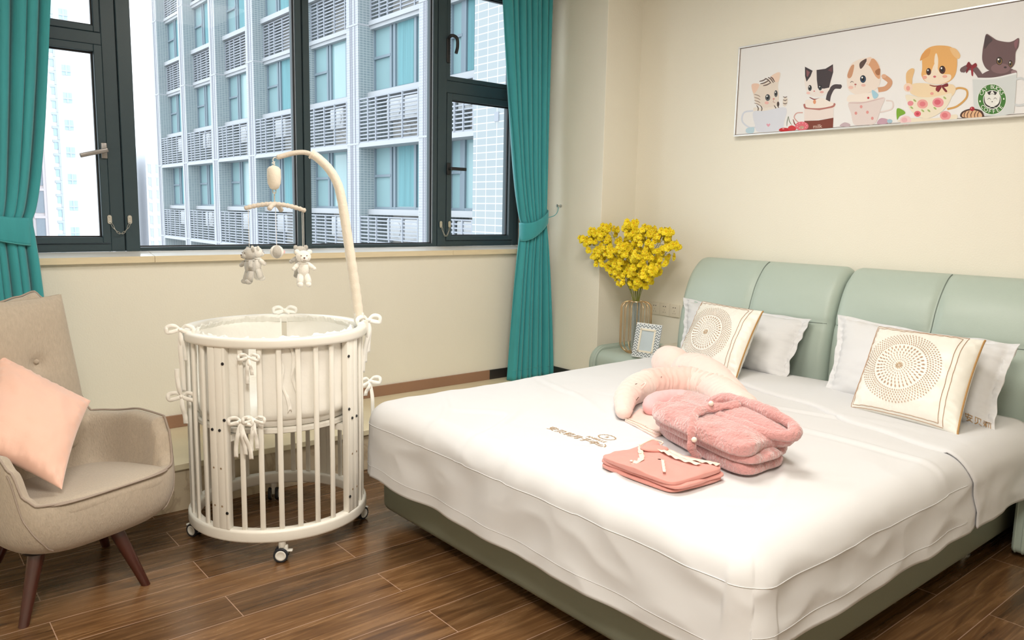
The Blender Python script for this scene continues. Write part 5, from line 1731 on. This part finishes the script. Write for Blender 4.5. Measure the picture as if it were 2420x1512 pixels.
def base(u, v):
    p0 = Vector((2.40, 2.13, .592)); p1 = Vector((2.32, 1.90, .592)); p2 = Vector((2.62, 1.92, .594)); p3 = Vector((2.60, 2.22, .594))
    q = p0 * (1 - u) * (1 - v) + p1 * u * (1 - v) + p2 * u * v + p3 * (1 - u) * v
    q.z += .004 * nz(q * 20, 1, 3)
    return q
bs = MB().grid(base, 16, 10).build('base_pad', M['peach_pale'], npw, solid=.008, angle=180)
tr = MB()
for k in range(40):
    u = (k + .5) / 40
    c = base(u, .04 + .10 * (k % 2)) + Vector((0, 0, .006))
    tr.ell(c, (.006, .006, .0012), nu=8, nv=4)
tr.build('floral_trim', M['pj_trim'], bs)
tk = MB()      # small stitched tacks on the cushions
for p, d in (((2.78, 2.318, .692), (.010, .004, 0)), ((2.85, 2.31, .694), (.010, .004, 0)), ((2.60, 2.25, .702), (.004, .008, -.003)), ((2.48, 2.135, .675), (.0, .006, -.008)), ((3.145, 2.57, .720), (0, 0, -.016)), ((3.0, 2.12, .705), (.006, -.010, 0))):
    p = Vector(p); d = Vector(d)
    tk.tube([p - d, p + d], .0016, 6)
tk.build('stitched_tack', M['toy_brown'], npw)
MB().tube(spline([(2.62, 2.24, .695), (2.63, 2.225, .708), (2.615, 2.21, .704), (2.605, 2.22, .685)], 6), .004, 6).build('button_loop', M['peach_pale'], npw)

# ================================================================== WALL PICTURE
H_ = [-0.0004864220337900914, -9.03355205621267e-05, 3.0624828623506564, 0.00021528118336799906, -0.0007740111018522677, 2.7832709525219412, 0.00013811037346227444, -1.3067842511896825e-05]
PYA, PYB, PZA, PZB = 1.235, 2.962, 1.944, 2.486
pic = thing('wall_picture', 'wide framed picture of five kittens in cups hanging above the headboard', 'picture', (4.27, (PYA + PYB) / 2, PZA))
mb = MB()
t_ = .010
for (a, b, c, d) in ((PYA, PYB, PZA, PZA + t_), (PYA, PYB, PZB - t_, PZB), (PYA, PYA + t_, PZA + t_, PZB - t_), (PYB - t_, PYB, PZA + t_, PZB - t_)):
    mb.box(4.243, 4.284, a, b, c, d)
mb.build('picture_frame', M['silver'], pic, smooth=False, bevel=.0015)
mb = MB()
g_ = .004
for (a, b, c, d) in ((PYA + t_, PYB - t_, PZA + t_, PZA + t_ + g_), (PYA + t_, PYB - t_, PZB - t_ - g_, PZB - t_), (PYA + t_, PYA + t_ + g_, PZA + t_, PZB - t_), (PYB - t_ - g_, PYB - t_, PZA + t_, PZB - t_)):
    mb.box(4.252, 4.256, a, b, c, d)
mb.build('shadow_gap', M['toy_brown'], pic, smooth=False)
cv = MB().box(4.2505, 4.262, PYA + t_ + .003, PYB - t_ - .003, PZA + t_ + .003, PZB - t_ - .003).build('canvas', mat('picture_paper', (.82, .81, .81), .6, bump=.02, bscale=300), pic, smooth=False)
ART = {}
lay = [0]
ART_MB = MB(); ART_MATS = []
def amat(c):
    if c not in ART:
        r = srgb(c)
        ART[c] = len(ART_MATS)
        ART_MATS.append(mat('print_' + c.strip('#').lower(), tuple(x * .92 for x in r), .6))
    return ART[c]
def plane_pt(cx, cy, l):
    w = H_[6] * cx + H_[7] * cy + 1
    y = (H_[0] * cx + H_[1] * cy + H_[2]) / w; z = (H_[3] * cx + H_[4] * cy + H_[5]) / w
    return Vector((4.2502 - .00001 * l, y, z))
def apoly(pts, c):
    ART_MB.mi = amat(c); lay[0] += 1
    bm = bmesh.new()
    vs = [bm.verts.new((x, -y, 0)) for x, y in pts]
    f = bm.faces.new(vs)
    bmesh.ops.triangulate(bm, faces=[f])
    bm.verts.index_update()
    ART_MB.add([plane_pt(v.co.x, -v.co.y, lay[0]) for v in bm.verts], [[q.index for q in f.verts] for f in bm.faces])
    bm.free()
def E_(cx, cy, rx, ry, c, rot=0):
    r = math.radians(rot)
    apoly([(cx + rx * math.cos(a) * math.cos(r) - ry * math.sin(a) * math.sin(r), cy + rx * math.cos(a) * math.sin(r) + ry * math.sin(a) * math.cos(r)) for a in [2 * PI * k / 40 for k in range(40)]], c)
def P_(pts, c, smooth=True):
    if smooth:
        Q = [Vector((x, y, 0)) for x, y in pts]; out = []
        n = len(Q)
        for i in range(n):
            a, b, c_, d = Q[i - 1], Q[i], Q[(i + 1) % n], Q[(i + 2) % n]
            for k in range(5):
                t = k / 5
                p = 0.5 * ((2 * b) + (c_ - a) * t + (2 * a - 5 * b + 4 * c_ - d) * t * t + (3 * b - a - 3 * c_ + d) * t ** 3)
                out.append((p.x, p.y))
        pts = out
    apoly(pts, c)
def S_(pts, w, c, taper=True):
    Q = spline([(x, y, 0) for x, y in pts], 8)
    n = len(Q); L = []; R = []
    for i, p in enumerate(Q):
        t = (Q[min(i + 1, n - 1)] - Q[max(i - 1, 0)]); t.normalize()
        k = w / 2 * ((math.sin(PI * (.12 + .76 * i / (n - 1))) ** .6) if taper else 1)
        L.append((p.x - t.y * k, p.y + t.x * k)); R.append((p.x + t.y * k, p.y - t.x * k))
    ART_MB.mi = amat(c); lay[0] += 1
    vs = [plane_pt(x, y, lay[0]) for x, y in L + R]
    ART_MB.add(vs, [(i, i + 1, n + i + 1, n + i) for i in range(n - 1)])
def T_(txt, cx, cy, size, c, rot=0, sx=1.0):
    ART_MB.mi = amat(c); lay[0] += 1
    vs, fs = text_geo(txt, size)
    r = math.radians(rot)
    ART_MB.add([plane_pt(cx + (v.x * sx) * math.cos(r) + v.y * math.sin(r), cy + (v.x * sx) * math.sin(r) - v.y * math.cos(r), lay[0]) for v in vs], fs)
def eye(cx, cy, rx, ry, iris='#4A2E1C', rim='#2A1A12'):
    E_(cx, cy, rx, ry, rim); E_(cx + 1, cy + 3, rx * .78, ry * .74, iris); E_(cx, cy, rx * .5, ry * .55, '#100C0A'); E_(cx - rx * .3, cy - ry * .4, rx * .28, ry * .24, '#FFFFFF')
# 1 tabby in a pale blue cup
S_([(205, 905), (130, 920), (115, 990), (170, 1040), (225, 1040)], 13, '#D9DEEA', False)
P_([(192, 690), (262, 688), (420, 590), (408, 700), (415, 790), (400, 860), (330, 890), (235, 850), (208, 780)], '#EADDD1')
P_([(192, 690), (255, 690), (212, 765)], '#F0CDB9'); P_([(345, 630), (418, 590), (404, 672)], '#F3D8C6')
for x, y, dx, dy in ((255, 665, 60, -25), (262, 685, 70, -28), (285, 700, 60, -22), (300, 640, 50, 40), (325, 632, 45, 45), (345, 628, 35, 42)): S_([(x, y), (x + dx * .5, y + dy * .3), (x + dx, y + dy)], 10, '#6E5C55')
for y in (770, 795, 820, 842): S_([(213, y), (245, y + 10), (262, y + 22)], 7, '#A08C80')
eye(323, 797, 20, 27, '#6A6F74', '#3A3C40'); eye(390, 765, 14, 27, '#6A6F74', '#3A3C40')
E_(372, 808, 8, 6, '#D98C86'); E_(315, 840, 17, 12, '#F2BDB5'); S_([(372, 815), (368, 832), (385, 838)], 4, '#B98F87')
P_([(210, 880), (300, 882), (405, 870), (415, 930), (300, 950), (225, 930)], '#EFE6DC')
for x in (232, 262, 375, 400): S_([(x, 860), (x + 14, 885), (x + 8, 915)], 8, '#5F5148')
E_(240, 915, 8, 9, '#3B332E'); E_(408, 850, 10, 20, '#4B3D36')
E_(466, 830, 20, 40, '#E7DCD0', 8)
for y in (790, 815, 842): S_([(448, y), (466, y + 6), (482, y - 2)], 7, '#6E5C55')
P_([(205, 915), (300, 905), (470, 880), (455, 1000), (430, 1060), (250, 1078), (218, 1020)], '#E0E3EE')
P_([(328, 1036), (313, 1018), (320, 1010), (328, 1016), (337, 1009), (344, 1018)], '#E9A9BB')
P_([(150, 1050), (210, 1040), (205, 1085), (150, 1085)], '#BFD9E6')
S_([(492, 950), (482, 990), (480, 1030)], 5, '#4C5A3E'); S_([(492, 950), (500, 990), (518, 1020)], 5, '#5A6848')
P_([(415, 1068), (425, 1050), (455, 1044), (500, 1050), (505, 1068), (455, 1074)], '#C8232B'); P_([(490, 1040), (520, 1024), (552, 1040), (550, 1062), (500, 1066)], '#D2383E')
E_(450, 1052, 9, 4, '#F2A7A3')
# 2 black and white kitten in a milk cup
S_([(610, 920), (560, 925), (540, 960), (575, 1000), (618, 1010)], 9, '#D8A9A2', False)
S_([(812, 835), (826, 770), (862, 712), (920, 708)], 36, '#4A4044', False); E_(915, 706, 14, 16, '#4A4044')
P_([(628, 620), (720, 570), (832, 600), (838, 700), (805, 760), (740, 790), (660, 775), (632, 720)], '#F2E9E4')
P_([(627, 545), (690, 578), (672, 625), (640, 668), (628, 620)], '#40373B', False); P_([(638, 570), (668, 590), (650, 630), (640, 620)], '#8A5A5E', False)
P_([(722, 572), (795, 562), (856, 525), (858, 590), (838, 660), (825, 716), (785, 724), (733, 722), (724, 650)], '#443A3E', False); P_([(815, 575), (850, 540), (850, 590)], '#6D4A4E', False)
eye(668, 719, 15, 24, '#50545A', '#1C1A1C'); eye(752, 717, 15, 22, '#50545A', '#141214')
E_(703, 745, 7, 5, '#D9898A'); E_(655, 760, 16, 10, '#F4C9C2'); E_(765, 752, 16, 9, '#E9B1AB')
S_([(665, 795), (705, 812), (748, 802)], 8, '#7C2128')
P_([(625, 860), (640, 815), (700, 818), (760, 800), (830, 830), (872, 850), (850, 885), (660, 892)], '#F6ECE4')
E_(706, 832, 12, 18, '#E7A07A')
S_([(620, 850), (640, 885), (745, 892), (850, 872), (872, 845)], 16, '#B9776F', False)
P_([(622, 888), (745, 900), (862, 878), (858, 962), (622, 990)], '#F1E3DD', False)
P_([(622, 988), (740, 984), (860, 962), (856, 1042), (642, 1060), (626, 1030)], '#7E3B2B', False)
S_([(530, 975), (550, 1020), (600, 1040)], 9, '#8C3F33')
T_('milk', 730, 1033, 44, '#EBD2C4', -4)
E_(602, 1030, 55, 36, '#E56E7C'); E_(602, 1042, 20, 14, '#C9A08A')
for k in range(9): E_(602 + 40 * math.cos(k * .7), 1026 + 22 * math.sin(k * .7), 3, 3, '#F7D9DC')
# 3 calico kitten
S_([(1225, 735), (1290, 720), (1322, 670), (1268, 622)], 40, '#D8A27E', False); E_(1272, 622, 20, 16, '#E6B596')
P_([(975, 605), (1010, 520), (1100, 478), (1190, 478), (1240, 545), (1240, 680), (1180, 745), (1060, 775), (985, 735), (970, 670)], '#F3E5DA')
P_([(974, 610), (1005, 540), (1030, 535), (1012, 620), (985, 640)], '#CF9A78'); P_([(1130, 520), (1185, 478), (1235, 545), (1240, 640), (1205, 625), (1160, 545)], '#DDA57E')
P_([(1078, 560), (1075, 515), (1120, 482), (1135, 490), (1100, 550)], '#57423E'); P_([(1202, 580), (1240, 560), (1238, 610), (1212, 610)], '#A9714C')
P_([(1132, 480), (1172, 470), (1142, 535)], '#F2D6C4')
eye(1102, 646, 24, 31, '#2F4A6A', '#16202C'); S_([(998, 676), (1010, 666), (1026, 673)], 5, '#5B423B')
E_(1040, 690, 9, 6, '#B65A58'); S_([(1040, 696), (1038, 715)], 3, '#C58C86'); E_(1003, 715, 20, 14, '#F2C7BB'); E_(1105, 697, 18, 12, '#F0C3B7')
P_([(985, 780), (1060, 770), (1150, 760), (1210, 770), (1180, 820), (1060, 838), (975, 830)], '#F7ECE2')
P_([(1175, 735), (1225, 770), (1212, 800), (1185, 800)], '#A9D3E6'); E_(1145, 800, 9, 9, '#C22E3C')
S_([(1290, 822), (1342, 832), (1335, 890), (1240, 918)], 11, '#E9DAD6', False)
P_([(985, 838), (1120, 830), (1275, 795), (1250, 880), (1200, 1008), (1110, 1018), (1030, 1018), (1005, 930)], '#E8DAD7')
S_([(985, 842), (1110, 838), (1270, 800)], 9, '#D9BDBB')
for x, y in ((1087, 872), (1138, 917), (1178, 967), (1044, 925)): E_(x, y, 11, 13, '#E49C98')
P_([(912, 1030), (950, 1000), (995, 1015), (985, 1035)], '#C9B4BC'); P_([(1215, 1010), (1250, 965), (1320, 985), (1290, 1012)], '#C8A3B4'); E_(1320, 990, 22, 16, '#A9C9DA')
# 4 orange kitten in a rose cup
P_([(1460, 690), (1455, 600), (1495, 560), (1522, 572), (1505, 640), (1500, 690)], '#EBC18A')
S_([(1815, 775), (1870, 722), (1945, 735), (1945, 800), (1870, 868), (1790, 892)], 16, '#D9A55C', False)
P_([(1585, 560), (1590, 440), (1650, 385), (1740, 372), (1830, 390), (1868, 460), (1862, 590), (1815, 660), (1720, 690), (1620, 670), (1580, 620)], '#EBB26A')
P_([(1567, 495), (1590, 435), (1650, 400), (1640, 455), (1600, 480)], '#E3A25A'); P_([(1810, 395), (1860, 400), (1896, 450), (1880, 482), (1840, 455)], '#F0C48A')
P_([(1592, 620), (1650, 600), (1690, 520), (1735, 600), (1815, 610), (1810, 655), (1720, 690), (1625, 672)], '#F8E6D0'); P_([(1685, 520), (1690, 450), (1705, 440), (1716, 500), (1705, 600)], '#F8EAD8')
eye(1638, 586, 20, 29, '#5A1E12', '#24100C'); eye(1750, 571, 25, 33, '#5A1E12', '#24100C')
E_(1687, 627, 12, 9, '#D8707A'); E_(1605, 632, 20, 14, '#F2B09C'); E_(1770, 625, 20, 12, '#F2B09C')
P_([(1500, 690), (1600, 680), (1720, 700), (1830, 690), (1858, 740), (1800, 800), (1600, 800), (1490, 760)], '#F5DDB8')
E_(1470, 715, 36, 36, '#F6D9C4'); E_(1470, 722, 16, 20, '#EFA79A')
S_([(1645, 695), (1690, 705), (1750, 695)], 9, '#7B1220'); P_([(1745, 700), (1790, 680), (1796, 705), (1755, 712)], '#7B1220'); P_([(1740, 700), (1700, 712), (1700, 745), (1735, 725)], '#8B1626'); P_([(1745, 712), (1760, 710), (1790, 745), (1775, 752)], '#7B1220'); P_([(1735, 710), (1745, 712), (1722, 750), (1708, 746)], '#7B1220')
P_([(1452, 775), (1540, 790), (1640, 795), (1740, 780), (1825, 765), (1800, 850), (1735, 920), (1640, 965), (1560, 955), (1490, 900), (1465, 840)], '#F3E8D2')
P_([(1380, 990), (1500, 965), (1700, 965), (1860, 935), (1850, 985), (1700, 985), (1500, 1000)], '#F2E6D0')
for x, y, r, c in ((1490, 845, 24, '#E8909A'), (1588, 850, 44, '#F0A9A4'), (1588, 850, 24, '#E57F88'), (1715, 838, 46, '#EE98A0'), (1710, 835, 26, '#DE6676'), (1547, 930, 28, '#E56A78'), (1547, 930, 13, '#C93E50'), (1775, 945, 44, '#F0A0A2'), (1770, 942, 24, '#E27C84'), (1450, 985, 46, '#F4D3D3'), (1440, 980, 24, '#EBB8BD'), (1665, 765, 14, '#EFA79A')): E_(x, y, r, r * .85, c)
for pts in ([(1378, 890), (1420, 895), (1448, 925), (1400, 950), (1380, 978)],): P_(pts, '#7DB02F')
for x, y in ((1525, 822), (1640, 905), (1500, 880), (1690, 885), (1770, 800), (1590, 905)): E_(x, y, 15, 7, '#A9BE74', 40)
# 5 dark kitten in the coffee cup
S_([(2070, 640), (2045, 600), (2010, 560), (1960, 552), (1912, 575)], 46, '#6E5558', False); E_(1912, 573, 18, 19, '#6E5558')
P_([(1945, 545), (1965, 505), (1990, 540), (1985, 560)], '#7A0F1F'); P_([(1985, 545), (2020, 515), (2032, 540), (2000, 562)], '#8C1728'); P_([(1950, 560), (1975, 555), (1945, 600)], '#7A0F1F'); P_([(1985, 560), (2000, 562), (2000, 620), (1988, 612)], '#9A1B2E')
P_([(2050, 640), (2085, 600), (2160, 570), (2300, 560), (2350, 590), (2330, 620), (2180, 645)], '#6B5154')
P_([(2078, 420), (2090, 350), (2108, 280), (2150, 300), (2200, 330), (2285, 345), (2330, 335), (2374, 313), (2372, 380), (2348, 430), (2340, 520), (2300, 565), (2220, 590), (2120, 570), (2078, 500)], '#6B5154')
P_([(2092, 400), (2106, 290), (2160, 325), (2130, 360)], '#4A393D'); P_([(2335, 350), (2370, 322), (2352, 400)], '#8A5E66')
E_(2225, 560, 78, 42, '#836468'); eye(2216, 499, 26, 33, '#8A6A3C', '#241A16'); eye(2307, 522, 17, 28, '#8A6A3C', '#241A16'); E_(2264, 551, 12, 8, '#3C2A30'); E_(2335, 590, 24, 18, '#9C8084')
S_([(2335, 655), (2395, 640), (2450, 690), (2440, 830), (2380, 862), (2330, 850)], 18, '#D5D9DC', False)
P_([(1996, 648), (2170, 642), (2358, 600), (2352, 720), (2335, 925), (2250, 945), (2090, 950), (2010, 930)], '#D9DEDF', False)
S_([(1998, 642), (2170, 640), (2355, 600)], 14, '#EDEFF0', False)
E_(2155, 812, 118, 126, '#F1F3F0'); E_(2155, 812, 114, 122, '#3E7A2C'); E_(2157, 815, 74, 78, '#F4F4F0'); E_(2157, 815, 69, 73, '#26251F')
P_([(2095, 800), (2105, 745), (2130, 775), (2157, 768), (2185, 775), (2208, 742), (2220, 800), (2205, 850), (2157, 872), (2108, 850)], '#EFEFEA'); P_([(2140, 770), (2157, 742), (2176, 770), (2157, 765)], '#EFEFEA')
S_([(2118, 815), (2132, 803), (2146, 815)], 4, '#26251F'); S_([(2168, 812), (2182, 800), (2196, 812)], 4, '#26251F'); E_(2157, 832, 5, 4, '#26251F'); E_(2195, 838, 15, 11, '#F6F6F2'); S_([(2100, 862), (2130, 878), (2157, 872), (2190, 880)], 4, '#EFEFEA')
for i, chx in enumerate('CAT BUCKS'):
    a = -152 + i * 15.5
    if chx != ' ': T_(chx, 2155 + 94 * math.cos(math.radians(a)), 812 + 100 * math.sin(math.radians(a)), 44, '#F4F6F0', a + 90)
for i, chx in enumerate('COFFEE'):
    a = 142 - i * 20.5
    T_(chx, 2155 + 95 * math.cos(math.radians(a)), 812 + 101 * math.sin(math.radians(a)), 46, '#F4F6F0', a - 90)
E_(2058, 828, 6, 8, '#F4F6F0'); E_(2252, 808, 6, 8, '#F4F6F0')
P_([(1902, 958), (1905, 920), (1950, 895), (2010, 888), (2070, 905), (2092, 945), (2085, 962), (1990, 970)], '#4A2A1E'); P_([(1915, 955), (1925, 920), (1990, 900), (2055, 915), (2072, 955), (1990, 964)], '#E3B58C')
for x in (1935, 1960, 1990, 2020, 2045): S_([(x + 10, 905), (x - 6, 935), (x - 4, 962)], 7, '#5A3222')
E_(1994, 890, 20, 18, '#A8152A'); E_(1988, 884, 5, 4, '#F0A9B0')
S_([(2330, 940), (2345, 935), (2362, 942)], 5, '#3A3838')
ART_MB.build('kitten_print', ART_MATS, cv, smooth=False)

# ---------------------------------------------------------------- finish
bpy.context.view_layer.update()
